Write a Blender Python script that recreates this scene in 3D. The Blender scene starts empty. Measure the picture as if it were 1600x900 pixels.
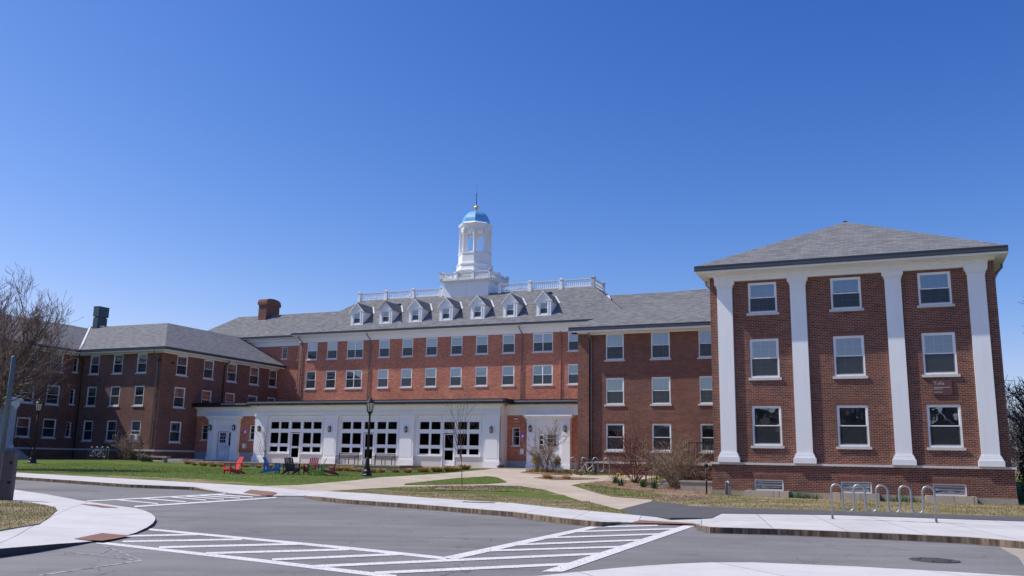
import bpy, math, random
from mathutils import Vector, Matrix
random.seed(7)
C=bpy.context.scene.collection
sc=bpy.context.scene
R=math.radians
# ---------- camera ----------
pitch=R(11.0356); roll=R(1.0623)
cp,sp,cr,sr=math.cos(pitch),math.sin(pitch),math.cos(roll),math.sin(roll)
cd=bpy.data.cameras.new('camera'); cam=bpy.data.objects.new('camera',cd); C.objects.link(cam)
right=Vector((cr,-sr*sp,sr*cp)); up=Vector((-sr,-cr*sp,cr*cp)); fw=Vector((0,cp,sp))
m=Matrix.Identity(4)
for i in range(3):
    m[i][0]=right[i]; m[i][1]=up[i]; m[i][2]=-fw[i]
m[2][3]=1.5
cam.matrix_world=m
cd.sensor_fit='HORIZONTAL'; cd.sensor_width=36; cd.lens=36*1380.6/1600; cd.clip_start=.05; cd.clip_end=3000
sc.camera=cam
# ---------- light ----------
SUN_EL=50.5
S=Vector((-.994*math.cos(R(SUN_EL)),.108*math.cos(R(SUN_EL)),math.sin(R(SUN_EL)))).normalized()
ld=bpy.data.lights.new('sun','SUN'); ld.energy=4.5; ld.angle=R(.53); ld.color=(1,.925,.80)
sun=bpy.data.objects.new('sun',ld); C.objects.link(sun); sun.rotation_euler=S.to_track_quat('Z','Y').to_euler()
w=bpy.data.worlds.new('World'); sc.world=w; w.use_nodes=True
nt=w.node_tree; nt.nodes.clear()
sky=nt.nodes.new('ShaderNodeTexSky'); sky.sky_type='NISHITA'; sky.sun_disc=False
sky.sun_elevation=R(SUN_EL); sky.sun_rotation=math.atan2(S.x,S.y); sky.altitude=0; sky.air_density=1.0; sky.dust_density=.6; sky.ozone_density=3.5
bg=nt.nodes.new('ShaderNodeBackground'); bg.inputs[1].default_value=.115
wo=nt.nodes.new('ShaderNodeOutputWorld'); 
sep=nt.nodes.new('ShaderNodeSeparateColor'); com=nt.nodes.new('ShaderNodeCombineColor'); nt.links.new(sky.outputs[0],sep.inputs[0])
# camera-like colour response of the clear sky: deeper blue overhead, pale at the horizon
SKYK=.115
for i,(kk,gg) in enumerate(((2.75,1.95),(1.33,1.42),(1.28,.97))):
    a=nt.nodes.new('ShaderNodeMath'); a.operation='MULTIPLY'; a.inputs[1].default_value=SKYK; nt.links.new(sep.outputs[i],a.inputs[0])
    p=nt.nodes.new('ShaderNodeMath'); p.operation='POWER'; p.inputs[1].default_value=gg; nt.links.new(a.outputs[0],p.inputs[0])
    q=nt.nodes.new('ShaderNodeMath'); q.operation='MULTIPLY'; q.inputs[1].default_value=kk/SKYK; nt.links.new(p.outputs[0],q.inputs[0])
    r_=nt.nodes.new('ShaderNodeMath'); r_.operation='MULTIPLY'; r_.inputs[1].default_value=(1.1,1.1,1.42)[i]; nt.links.new(sep.outputs[i],r_.inputs[0])
    mn=nt.nodes.new('ShaderNodeMath'); mn.operation='MINIMUM'; nt.links.new(q.outputs[0],mn.inputs[0]); nt.links.new(r_.outputs[0],mn.inputs[1]); nt.links.new(mn.outputs[0],com.inputs[i])
nt.links.new(com.outputs[0],bg.inputs[0]); nt.links.new(bg.outputs[0],wo.inputs[0])
sc.view_settings.view_transform='Standard'; sc.view_settings.look='None'; sc.view_settings.gamma=1; sc.view_settings.exposure=0.0
sc.view_settings.use_curve_mapping=False
sc.render.engine='CYCLES'
# ---------- materials ----------
class N:
    def __init__(s,name):
        s.m=bpy.data.materials.new(name); s.m.use_nodes=True; s.t=s.m.node_tree; s.b=s.t.nodes['Principled BSDF']
    def n(s,ty,**k):
        x=s.t.nodes.new(ty)
        for a,b in k.items():
            if a[0]=='i' and a[1:].isdigit(): x.inputs[int(a[1:])].default_value=b
            else: setattr(x,a,b)
        return x
    def l(s,a,b): s.t.links.new(a,b)
    def noise(s,scale,detail=4,vec=None,rough=.55):
        x=s.n('ShaderNodeTexNoise'); x.inputs['Scale'].default_value=scale; x.inputs['Detail'].default_value=detail; x.inputs['Roughness'].default_value=rough
        if vec is not None: s.l(vec,x.inputs['Vector'])
        return x.outputs['Fac']
    def ramp(s,fac,stops):
        x=s.n('ShaderNodeValToRGB'); e=x.color_ramp.elements
        while len(e)<len(stops): e.new(.5)
        for q,(p,c) in zip(e,stops): q.position=p; q.color=(*c,1) if len(c)==3 else c
        s.l(fac,x.inputs[0]); return x.outputs[0]
    def mix(s,f,a,b,mode='MIX'):
        x=s.n('ShaderNodeMix',data_type='RGBA',blend_type=mode)
        for v,i in ((f,0),(a,6),(b,7)):
            if hasattr(v,'is_linked') or hasattr(v,'links'): s.l(v,x.inputs[i])
            else: x.inputs[i].default_value=v if i==0 else (*v,1)
        return x.outputs[2]
    def bump(s,h,st=.3,dist=.01):
        x=s.n('ShaderNodeBump'); x.inputs['Strength'].default_value=st; x.inputs['Distance'].default_value=dist; s.l(h,x.inputs['Height']); s.l(x.outputs[0],s.b.inputs['Normal'])
    def col(s,c):
        if hasattr(c,'links'): s.l(c,s.b.inputs['Base Color'])
        else: s.b.inputs['Base Color'].default_value=(*c,1)
    def rough(s,r): s.b.inputs['Roughness'].default_value=r
    def uv(s): return s.n('ShaderNodeUVMap').outputs[0]
    def obj(s): return s.n('ShaderNodeTexCoord').outputs['Object']
    def geo(s): return s.n('ShaderNodeNewGeometry').outputs['Position']
def simple(name,c,rough=.6,metal=0,var=.12,scale=3.,spec=None):
    k=N(name); f=k.noise(scale,5,k.obj())
    k.col(k.mix(f,tuple(x*(1-var) for x in c),tuple(min(1,x*(1+var)) for x in c))); k.rough(rough); k.b.inputs['Metallic'].default_value=metal
    return k.m
def brick_mat(name,c1,c2,mort,bw=.215,bh=.075,off=.5,rot=False):
    k=N(name); u=k.uv()
    if rot:
        mp=k.n('ShaderNodeMapping'); mp.inputs['Rotation'].default_value[2]=R(90); k.l(u,mp.inputs[0]); u=mp.outputs[0]
    b=k.n('ShaderNodeTexBrick'); b.offset=off; k.l(u,b.inputs['Vector'])
    b.inputs['Scale'].default_value=1; b.inputs['Mortar Size'].default_value=.008; b.inputs['Mortar Smooth'].default_value=.15; b.inputs['Bias'].default_value=-.1
    b.inputs['Brick Width'].default_value=bw; b.inputs['Row Height'].default_value=bh
    b.inputs['Color1'].default_value=(*c1,1); b.inputs['Color2'].default_value=(*c2,1); b.inputs['Mortar'].default_value=(*mort,1)
    big=k.noise(.35,5,u); fine=k.noise(14,3,u)
    x=k.mix(.5,b.outputs[0],k.ramp(big,[(.3,(.30,.30,.30)),(.7,(.66,.65,.64))]),'OVERLAY')
    mp=k.n('ShaderNodeMapping'); mp.inputs['Scale'].default_value=(1.2,4.2,1); k.l(u,mp.inputs[0]); x=k.mix(.6,x,k.ramp(k.noise(1.6,5,mp.outputs[0],.7),[(.3,(.33,.33,.33)),(.7,(.66,.65,.64))]),'OVERLAY')
    x=k.mix(.35,x,k.ramp(fine,[(.3,(.3,.3,.3)),(.75,(.72,.7,.68))]),'OVERLAY')
    k.col(x); k.rough(.88); k.bump(b.outputs['Fac'],-.6 if False else .4,.006)
    for l in k.t.links:
        pass
    return k.m
M={}
M['brick']=brick_mat('red_brick',(.205,.058,.038),(.065,.025,.021),(.38,.27,.21))
M['brick_hall']=brick_mat('red_brick_hall',(.55,.17,.096),(.27,.082,.052),(.55,.34,.24))
M['soldier']=brick_mat('soldier_brick',(.20,.062,.042),(.13,.042,.032),(.28,.2,.16),off=0,rot=True)
k=N('white_trim_paint'); o_=k.geo(); mp=k.n('ShaderNodeMapping'); mp.inputs['Scale'].default_value=(3.5,3.5,.35); k.l(o_,mp.inputs[0])
x=k.mix(k.ramp(k.noise(1.2,6,mp.outputs[0],.65),[(.5,(0,0,0)),(.8,(.35,.35,.35))]),(.86,.87,.88),(.66,.66,.65)); x=k.mix(k.ramp(k.noise(.6,4,o_),[(.4,(0,0,0)),(.7,(.3,.3,.3))]),x,(.80,.81,.82)); k.col(x); k.rough(.5); M['white']=k.m
M['sill']=simple('limestone_sill',(.60,.58,.55),.8,0,.12,6)
M['stone']=simple('grey_granite_base',(.34,.34,.35),.8,0,.25,5)
M['conc']=simple('old_concrete',(.38,.335,.27),.9,0,.3,4)
M['gutter']=simple('dark_gutter_metal',(.075,.08,.095),.45,.3,.2)
M['pipe']=simple('grey_downspout',(.20,.21,.24),.45,.3,.1)
M['pipe_brown']=simple('brown_downspout',(.055,.045,.045),.5,.3,.1)
M['black']=simple('black_iron',(.012,.012,.014),.45,.2,.2)
M['steel']=simple('galvanised_steel',(.33,.335,.34),.42,.75,.15,20)
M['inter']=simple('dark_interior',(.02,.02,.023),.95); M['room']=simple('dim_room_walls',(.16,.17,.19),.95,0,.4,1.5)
k=N('window_blind'); oi=k.n('ShaderNodeObjectInfo'); k.col(k.ramp(oi.outputs['Random'],[(0,(.50,.52,.55)),(.35,(.80,.80,.80)),(.6,(.62,.66,.72)),(.85,(.78,.74,.66)),(1,(.45,.47,.5))])); k.rough(.8); M['blind']=k.m
M['screen']=simple('insect_screen',(.045,.05,.058),.85,0,.1)
M['flash']=simple('white_flashing',(.75,.76,.78),.35,.2,.04)
M['copper']=simple('dark_sheet_metal',(.06,.085,.10),.4,.5,.35,1.2)
M['doorp']=simple('white_door_paint',(.70,.72,.76),.4,0,.03)
M['membrane']=simple('roof_membrane',(.33,.31,.29),.9,0,.15)
M['gold']=simple('gilded_metal',(.75,.55,.18),.3,.8,.1)
M['signred']=simple('maroon_sign_panel',(.115,.048,.046),.5,0,.06)
M['letter']=simple('cream_lettering',(.46,.41,.40),.6)
M['wood']=simple('weathered_timber',(.105,.088,.09),.9,0,.35,9)
M['bark']=simple('grey_brown_bark',(.125,.10,.085),.95,0,.35,8)
M['twig']=simple('reddish_twigs',(.20,.135,.11),.95,0,.3,8)
M['tan_twig']=simple('tan_twigs',(.27,.20,.14),.95,0,.3,8)
M['red_twig']=simple('maroon_twigs',(.13,.05,.045),.95,0,.3,8)
M['dry']=simple('dry_ornamental_grass',(.55,.35,.17),.95,0,.35,9)
M['leafy']=simple('yellow_green_leaves',(.27,.24,.04),.8,0,.5,12)
M['evergreen']=simple('dark_evergreen_leaves',(.03,.05,.02),.8,0,.5,9)
M['daff']=simple('daffodil_leaves',(.05,.13,.035),.7,0,.3,9)
M['yellow']=simple('yellow_petals',(.85,.62,.03),.6)
M['rubber']=simple('black_rubber',(.015,.015,.015),.8)
M['bench']=simple('bench_slats',(.10,.10,.10),.6,0,.2,8)
def chairmat(n,c): return simple(n,c,.42,0,.06)
k=N('sky_blue_dome_copper'); k.col(k.mix(k.noise(2,4,k.obj()),(.10,.36,.66),(.20,.50,.78))); k.rough(.28); k.b.inputs['Specular IOR Level'].default_value=.9; M['dome']=k.m
# shingles
k=N('grey_asphalt_shingles'); u=k.uv(); b=k.n('ShaderNodeTexBrick'); k.l(u,b.inputs['Vector'])
b.inputs['Scale'].default_value=1; b.inputs['Brick Width'].default_value=.42; b.inputs['Row Height'].default_value=.15; b.inputs['Mortar Size'].default_value=.009; b.inputs['Bias'].default_value=0
b.inputs['Color1'].default_value=(.12,.125,.135,1); b.inputs['Color2'].default_value=(.215,.22,.23,1); b.inputs['Mortar'].default_value=(.10,.10,.105,1)
big=k.noise(.5,5,u); x=k.mix(.25,b.outputs[0],k.ramp(big,[(.3,(.42,.42,.42)),(.7,(.56,.56,.56))]),'OVERLAY')
x=k.mix(.4,x,k.ramp(k.noise(30,2,u),[(.3,(.35,.35,.35)),(.7,(.66,.66,.66))]),'OVERLAY')
k.col(x); k.rough(.95); M['shingle']=k.m
# glass
def glass(name,ior,tint):
    k=N(name); t=k.t; t.nodes.remove(k.b); out=[x for x in t.nodes if x.type=='OUTPUT_MATERIAL'][0]
    tr=k.n('ShaderNodeBsdfTransparent'); tr.inputs[0].default_value=(*tint,1); gl=k.n('ShaderNodeBsdfGlossy'); gl.inputs['Roughness'].default_value=.015
    gl.inputs[0].default_value=(.95,.97,1,1)
    fr=k.n('ShaderNodeFresnel'); fr.inputs[0].default_value=ior; mx=k.n('ShaderNodeMixShader')
    no=k.n('ShaderNodeBump'); no.inputs['Strength'].default_value=.05; no.inputs['Distance'].default_value=.05; k.l(k.noise(1.3,2,k.geo()),no.inputs['Height']); k.l(no.outputs[0],gl.inputs['Normal'])
    k.l(fr.outputs[0],mx.inputs[0]); k.l(tr.outputs[0],mx.inputs[1]); k.l(gl.outputs[0],mx.inputs[2]); k.l(mx.outputs[0],out.inputs[0])
    return k.m
M['glass']=glass('window_glass',2.8,(.82,.86,.90))
M['glass_dark']=glass('lounge_glass',1.45,(.35,.37,.38))
M['lamp_glass']=simple('frosted_lantern_glass',(.62,.62,.50),.25)
k=N('blue_signal_light'); k.b.inputs['Emission Color'].default_value=(.12,.1,1,1); k.b.inputs['Emission Strength'].default_value=1.5; k.col((.1,.1,.8)); M['bluelamp']=k.m
# ground materials (world position based)
k=N('asphalt_road'); g=k.geo(); f1=k.noise(.25,6,g); f2=k.noise(55,3,g); f3=k.noise(260,2,g)
mp=k.n('ShaderNodeMapping'); mp.inputs['Rotation'].default_value[2]=R(18); mp.inputs['Scale'].default_value=(.12,1.6,1); k.l(g,mp.inputs[0]); f4=k.noise(1.2,5,mp.outputs[0])
x=k.mix(.7,k.ramp(f1,[(.3,(.165,.162,.162)),(.7,(.235,.228,.222))]),k.ramp(f4,[(.3,(.38,.38,.38)),(.72,(.6,.6,.6))]),'OVERLAY')
x=k.mix(.85,x,k.ramp(f2,[(.35,(.36,.36,.36)),(.7,(.66,.66,.66))]),'OVERLAY')
x=k.mix(k.ramp(f3,[(.66,(0,0,0)),(.74,(.5,.5,.5))]),x,(.25,.25,.25))
vo=k.n('ShaderNodeTexVoronoi',feature='DISTANCE_TO_EDGE'); vo.inputs['Scale'].default_value=.16; dn=k.n('ShaderNodeTexNoise'); dn.inputs['Scale'].default_value=1.1; dn.inputs['Detail'].default_value=6; k.l(g,dn.inputs['Vector'])
va=k.n('ShaderNodeMix',data_type='VECTOR'); va.inputs[0].default_value=.35; k.l(g,va.inputs[4]); k.l(dn.outputs['Color'],va.inputs[5]); sc2=k.n('ShaderNodeVectorMath',operation='MULTIPLY_ADD'); sc2.inputs[1].default_value=(1.6,1.6,1.6); k.l(dn.outputs['Color'],sc2.inputs[0]); k.l(g,sc2.inputs[2]); k.l(sc2.outputs[0],vo.inputs['Vector'])
crk=k.ramp(vo.outputs['Distance'],[(0,(.75,.75,.75)),(.0035,(0,0,0))]); x=k.mix(crk,x,(.05,.05,.052))
st=k.ramp(k.noise(.7,7,g,.75),[(.55,(0,0,0)),(.70,(.6,.6,.6))]); x=k.mix(st,x,(.09,.088,.088))
st2=k.ramp(k.noise(.18,4,g,.5),[(.52,(0,0,0)),(.56,(.18,.18,.18))]); x=k.mix(st2,x,(.27,.265,.26))
k.col(x); k.rough(.9); k.bump(f2,.35,.01); M['road']=k.m
k=N('asphalt_path'); g=k.geo(); x=k.mix(k.noise(.9,5,g),(.07,.07,.078),(.12,.118,.12)); x=k.mix(k.ramp(k.noise(3,5,g),[(.62,(0,0,0)),(.72,(.5,.5,.5))]),x,(.2,.19,.18)); k.col(x); k.rough(.95); M['path_asphalt']=k.m
def conc(name,a,bb,size,rot,joint=.012):
    k=N(name); g=k.geo(); mp=k.n('ShaderNodeMapping'); mp.inputs['Rotation'].default_value[2]=rot; k.l(g,mp.inputs[0])
    b=k.n('ShaderNodeTexBrick'); b.offset=0; k.l(mp.outputs[0],b.inputs['Vector']); b.inputs['Scale'].default_value=1; b.inputs['Brick Width'].default_value=size; b.inputs['Row Height'].default_value=size*1.9; b.inputs['Mortar Size'].default_value=joint
    b.inputs['Color1'].default_value=(*a,1); b.inputs['Color2'].default_value=(*bb,1); b.inputs['Mortar'].default_value=tuple(x*.45 for x in a)+(1,)
    x=k.mix(.7,b.outputs[0],k.ramp(k.noise(.8,7,g,.65),[(.3,(.36,.36,.36)),(.7,(.56,.56,.56))]),'OVERLAY'); x=k.mix(k.ramp(k.noise(5,5,g,.7),[(.62,(0,0,0)),(.72,(.4,.4,.4))]),x,tuple(q*.7 for q in a))
    x=k.mix(.5,x,k.ramp(k.noise(60,3,g),[(.3,(.4,.4,.4)),(.7,(.6,.6,.6))]),'OVERLAY')
    k.col(x); k.rough(.9); return k.m
M['walk']=conc('pale_concrete_sidewalk',(.56,.55,.545),(.60,.595,.585),1.6,R(12))
M['path']=conc('tan_concrete_path',(.47,.395,.31),(.53,.45,.355),1.5,R(-30))
M['peninsula']=conc('new_concrete_sidewalk',(.60,.59,.58),(.62,.61,.60),2.6,R(-20))
k=N('rough_granite_kerb'); g=k.geo(); mp=k.n('ShaderNodeMapping'); mp.inputs['Scale'].default_value=(6,6,.8); k.l(g,mp.inputs[0]); f=k.noise(1.5,4,mp.outputs[0])
x=k.ramp(f,[(.36,(.065,.048,.036)),(.5,(.15,.112,.078)),(.66,(.29,.225,.16))]); k.col(x); k.rough(.95); M['kerb']=k.m
M['curtain']=simple('grey_blue_curtain',(.20,.23,.27),.9,0,.35,5)
M['gutter_dirt']=simple('gutter_grit',(.13,.115,.10),1,0,.5,6)
M['kerb_top']=simple('tan_granite_kerb_top',(.40,.34,.28),.9,0,.25,6)
M['kerb_dark']=simple('dark_kerb_face',(.06,.06,.066),.9,0,.3,4)
k=N('white_road_paint'); g=k.geo(); x=k.mix(k.ramp(k.noise(2.2,5,g,.6),[(.35,(0,0,0)),(.75,(.35,.35,.35))]),(.80,.80,.79),(.42,.42,.42)); x=k.mix(k.ramp(k.noise(22,6,g,.7),[(.52,(0,0,0)),(.60,(.85,.85,.85))]),x,(.24,.24,.245)); k.col(x); k.rough(.75); M['paint']=k.m
k=N('worn_road_paint'); g=k.geo(); x=k.mix(k.ramp(k.noise(9,6,g),[(.42,(0,0,0)),(.62,(1,1,1))]),(.42,.42,.43),(.14,.14,.145)); k.col(x); k.rough(.8); M['faint']=k.m
k=N('brick_red_tactile_paving'); g=k.geo(); k.col(k.mix(k.noise(12,4,g),(.20,.10,.07),(.28,.145,.105))); k.rough(.85); M['tact']=k.m
def grassmat(name,lo,hi,dry,a,b_):
    k=N(name); g=k.geo(); x=k.mix(k.noise(1.7,6,g),lo,hi); x=k.mix(.8,x,k.ramp(k.noise(38,4,g),[(.3,(.27,.27,.27)),(.7,(.72,.72,.72))]),'OVERLAY')
    f=k.noise(.55,7,g,.65); x=k.mix(k.ramp(f,[(a,(0,0,0)),(b_,(1,1,1))]),x,dry); 
    x=k.mix(.6,x,k.ramp(k.noise(16,5,g),[(.3,(.3,.3,.3)),(.7,(.7,.7,.7))]),'OVERLAY'); k.col(x); k.rough(1); k.b.inputs['Specular IOR Level'].default_value=.1; return k.m
M['lawn']=grassmat('green_lawn',(.070,.115,.020),(.125,.175,.040),(.20,.17,.08),.54,.78)
M['lawn2']=grassmat('patchy_lawn',(.075,.12,.02),(.13,.18,.04),(.29,.23,.13),.42,.60)
M['dirt']=grassmat('dry_turf',(.12,.125,.045),(.26,.21,.11),(.38,.30,.20),.44,.66)
M['mulch']=grassmat('bark_mulch',(.15,.10,.065),(.28,.20,.14),(.34,.25,.18),.45,.7)
# ---------- mesh helper ----------
A=R(-23.6); EU=(math.cos(A),math.sin(A)); EV=(-math.sin(A),math.cos(A))
def xy(u,v): return (EU[0]*u+EV[0]*v,EU[1]*u+EV[1]*v)
def ss(x,a,b):
    t=min(1,max(0,(x-a)/(b-a))); return t*t*(3-2*t)
def gz(X,Y):
    if Y<39: z=.08
    elif Y<50: z=.08+.0336*(Y-39)
    else: z=.45+.007*(Y-50)
    return z+.28*ss(X,-20,-34)*ss(Y,55,70)+.3*ss(X,-12,0)*ss(Y,52,68)
def guv(u,v): return gz(*xy(u,v))
class MB:
    def __init__(s): s.v=[];s.f=[];s.m=[];s.mats=[];s.smooth=[]
    def mi(s,mat):
        if mat not in s.mats: s.mats.append(mat)
        return s.mats.index(mat)
    def face(s,pts,mat,smooth=False):
        n=len(s.v); s.v+=[tuple(p) for p in pts]; s.f.append(tuple(range(n,n+len(pts)))); s.m.append(s.mi(mat)); s.smooth.append(smooth)
    def box(s,x0,x1,y0,y1,z0,z1,mat):
        n=len(s.v)
        s.v+=[(x,y,z) for z in (z0,z1) for y in (y0,y1) for x in (x0,x1)]
        k=s.mi(mat)
        for f in ((0,2,3,1),(4,5,7,6),(0,1,5,4),(1,3,7,5),(3,2,6,7),(2,0,4,6)): s.f.append(tuple(n+i for i in f)); s.m.append(k); s.smooth.append(False)
    def prism(s,poly,z0,z1,mat):  # poly list xy ccw
        n=len(poly); b=len(s.v); s.v+=[(x,y,z0) for x,y in poly]+[(x,y,z1) for x,y in poly]; k=s.mi(mat)
        s.f.append(tuple(b+n+i for i in range(n))); s.f.append(tuple(b+n-1-i for i in range(n)))
        for i in range(n): j=(i+1)%n; s.f.append((b+i,b+j,b+n+j,b+n+i))
        for _ in range(n+2): s.m.append(k); s.smooth.append(False)
    def frame(s,a,b,ra,rb,mat,n=6,caps=True,smooth=True):
        a=Vector(a);b=Vector(b);d=(b-a)
        if d.length<1e-6: return
        d.normalize(); t=Vector((0,0,1)) if abs(d.z)<.9 else Vector((1,0,0)); x=d.cross(t).normalized(); y=d.cross(x)
        q=len(s.v)
        for p,r in ((a,ra),(b,rb)):
            for i in range(n):
                an=2*math.pi*i/n; s.v.append(tuple(p+x*(r*math.cos(an))+y*(r*math.sin(an))))
        k=s.mi(mat)
        for i in range(n): j=(i+1)%n; s.f.append((q+i,q+j,q+n+j,q+n+i)); s.m.append(k); s.smooth.append(smooth)
        if caps:
            s.f.append(tuple(q+n-1-i for i in range(n))); s.f.append(tuple(q+n+i for i in range(n))); s.m+=[k,k]; s.smooth+=[False,False]
    def tube(s,pts,r,mat,n=8):
        pts=[Vector(p) for p in pts]; rings=[]; k=s.mi(mat); prev=None
        for i,p in enumerate(pts):
            d=(pts[min(i+1,len(pts)-1)]-pts[max(i-1,0)]).normalized()
            if prev is None:
                t=Vector((0,0,1)) if abs(d.z)<.9 else Vector((1,0,0)); x=d.cross(t).normalized()
            else: x=(prev-d*prev.dot(d)).normalized()
            prev=x; y=d.cross(x); q=len(s.v); rr=r[i] if isinstance(r,(list,tuple)) else r
            for j in range(n): an=2*math.pi*j/n; s.v.append(tuple(p+x*(rr*math.cos(an))+y*(rr*math.sin(an))))
            rings.append(q)
        for a,b in zip(rings,rings[1:]):
            for j in range(n): jj=(j+1)%n; s.f.append((a+j,a+jj,b+jj,b+j)); s.m.append(k); s.smooth.append(True)
        s.f.append(tuple(rings[0]+n-1-j for j in range(n))); s.f.append(tuple(rings[-1]+j for j in range(n))); s.m+=[k,k]; s.smooth+=[False,False]
    def lathe(s,prof,mat,n=16,c=(0,0),rot=0,smooth=True,cap=True):
        rings=[]; k=s.mi(mat)
        for r,z in prof:
            q=len(s.v); rings.append(q)
            for j in range(n): an=rot+2*math.pi*j/n; s.v.append((c[0]+r*math.cos(an),c[1]+r*math.sin(an),z))
        for a,b in zip(rings,rings[1:]):
            for j in range(n): jj=(j+1)%n; s.f.append((a+j,a+jj,b+jj,b+j)); s.m.append(k); s.smooth.append(smooth)
        if cap:
            s.f.append(tuple(rings[0]+n-1-j for j in range(n))); s.f.append(tuple(rings[-1]+j for j in range(n))); s.m+=[k,k]; s.smooth+=[False,False]
    def data(s,name,off=(0,0,0)):
        me=bpy.data.meshes.new(name)
        me.from_pydata([(a-off[0],b-off[1],c-off[2]) for a,b,c in s.v],[],s.f)
        for mt in s.mats: me.materials.append(mt)
        me.polygons.foreach_set('material_index',s.m); me.polygons.foreach_set('use_smooth',s.smooth)
        uvl=me.uv_layers.new(name='UVMap').data
        for p in me.polygons:
            n=p.normal; 
            if abs(n.z)>.985: t=Vector((1,0,0)); bt=Vector((0,1,0))
            else:
                t=Vector((0,0,1)).cross(n).normalized(); bt=n.cross(t)
            for li in p.loop_indices:
                co=Vector(s.v[me.loops[li].vertex_index]); uvl[li].uv=(co.dot(t),co.dot(bt))
        me.update(); return me
    def build(s,name,parent=None,off=(0,0,0),loc=None):
        o=bpy.data.objects.new(name,s.data(name,off)); C.objects.link(o)
        if parent: o.parent=parent
        if loc: o.location=loc
        return o
def tag(o,label=None,cat=None,group=None,kind=None):
    if label: o['label']=label
    if cat: o['category']=cat
    if group: o['group']=group
    if kind: o['kind']=kind
    return o
def empty(name,loc,rz=0,label=None,cat=None,group=None):
    o=bpy.data.objects.new(name,None); C.objects.link(o); o.location=loc; o.rotation_euler=(0,0,rz); o.empty_display_size=.2
    return tag(o,label,cat,group)
def copy_tree(o,parent=None):
    c=o.copy(); C.objects.link(c)
    if parent: c.parent=parent
    for ch in list(o.children): copy_tree(ch,c)
    return c
class Bld:   # a building whose parts are written in (u,v,z)
    def __init__(s,name,u,v,label,cat='building'):
        X,Y=xy(u,v); z=gz(X,Y); s.o=(u,v,z); s.e=empty(name,(X,Y,z),A,label,cat)
    def part(s,name,mb,parent=None):
        if parent is None: return mb.build(name,s.e,s.o)
        # child of a part whose own origin sits at the root
        return mb.build(name,parent,s.o)
    def inst(s,name,mesh,u,v,z,rz=0,parent=None):
        o=bpy.data.objects.new(name,mesh); C.objects.link(o); o.parent=s.e; o.location=(u-s.o[0],v-s.o[1],z-s.o[2]); o.rotation_euler=(0,0,rz); return o
KERB=[(-29.09,46.49,0),(-24.54,44.64,0),(-20.97,42.73,0),(-16.99,40.49,0),(-13.77,39.63,0),(-11.68,37.3,1),(-9.78,35.22,1),(-9.0,35.28,1),(-8.16,35.97,1),(-6.78,32.71,0),(-5.62,31.08,0),(-3.09,28.89,0),(0.12,25.5,0),(1.41,23.09,0),(2.19,22.0,0),(3.01,23.58,1),(4.78,23.34,1),(4.63,20.85,0),(6.28,20.67,0),(8.36,19.9,0),(9.79,19.23,0),(10.38,18.36,0),(11.12,17.15,0)]
INNER=[(-31.73,50.65),(-26.51,48.18),(-18.74,44.59),(-11.41,40.99),(-9.47,39.57),(-7.62,38.29),(-5.67,36.7),(-2.55,33.19),(0.14,30.79),(1.33,28.51),(3.41,25.32),(4.29,24.05),(5.43,24.25),(6.26,26.66),(9.75,26.96),(14.43,25.45),(16.03,24.61)]
PATH=[(-11.41,40.99),(-9.76,42.19),(-8.02,46.41),(-5.65,55.19),(-3.03,61.3),(-1.51,65.03),(-0.84,70.9),(1.82,72.79),(4.72,66.36),(4.42,59.19),(7.26,59.39),(9.44,61.84),(9.8,58.7),(8.19,54.93),(6.88,52.39),(4.95,49.71),(3.18,46.06),(3.77,41.72),(4.39,37.46),(5.68,35.6),(5.32,33.82),(3.47,27.95),(3.07,31.94),(2.73,32.78),(2.7,33.8),(2.43,37.88),(1.71,41.81),(0.5,44.49),(-1.09,44.78),(-2.52,43.36),(-5.04,42.16),(-6.64,40.15),(-7.62,38.29),(-9.47,39.57)]
GRASS1=[(-5.1,44.44),(-3.29,49.18),(-1.27,54.94),(-0.74,53.72),(-0.08,47.24),(-1.11,45.56),(-2.96,44.47),(-4.99,43.51)]
GRASS2TOP=[(-5.04,42.16),(-2.52,43.36),(-1.05,43.31),(0.5,44.49),(1.71,41.81),(2.43,37.88),(1.83,39.38),(0.17,40.54),(-0.98,40.65),(-2.7,40.6),(-4.28,39.35),(-5.52,40.25)]
BED1=[(0.79,60.62),(1.87,65.42),(2.97,69.48),(4.69,67.94),(4.11,58.27),(2.5,58.33)]
BED2=[(1.51,53.81),(2.4,56.0),(3.78,55.87),(5.41,54.0),(4.06,51.88),(2.39,50.82)]
BED3=[(3.7,47.29),(6.01,51.25),(8.19,54.93),(9.96,52.96),(10.12,45.05),(8.54,38.03),(7.2,35.67),(5.75,34.52),(5.83,36.54),(4.43,37.81),(3.79,41.94)]
GRASS3=[(3.83,46.79),(4.69,45.47),(6.13,42.14),(7.01,39.55),(5.83,36.54),(4.51,38.51),(3.86,41.74)]
DRY=[(5.72,32.97),(5.76,35.35),(6.71,37.86),(9.27,41.29),(14.68,41.07),(22.06,38.78),(24.53,37.53),(17.72,27.18),(15.8,27.83),(10.63,29.39),(7.79,30.2),(6.23,30.88)]
DRY2=[(-7.62,38.29),(-7.28,39.34),(-5.52,40.25),(-4.28,39.35),(-2.59,39.0),(-0.9,37.66),(1.63,35.02),(2.92,32.85),(3.41,25.32),(1.33,28.51),(0.14,30.79),(-2.55,33.19),(-5.67,36.7)]
DRY3=[(-27.01,49.08),(-19.64,46.69),(-14.42,44.89),(-11.17,42.25),(-11.41,40.99),(-18.74,44.59),(-26.51,48.18)]
MULCH=[(-4.13,41.96),(-3.48,43.08),(-2.14,43.72),(-0.75,43.64),(-0.13,42.64),(-0.99,41.07),(-2.68,40.39)]
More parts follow.
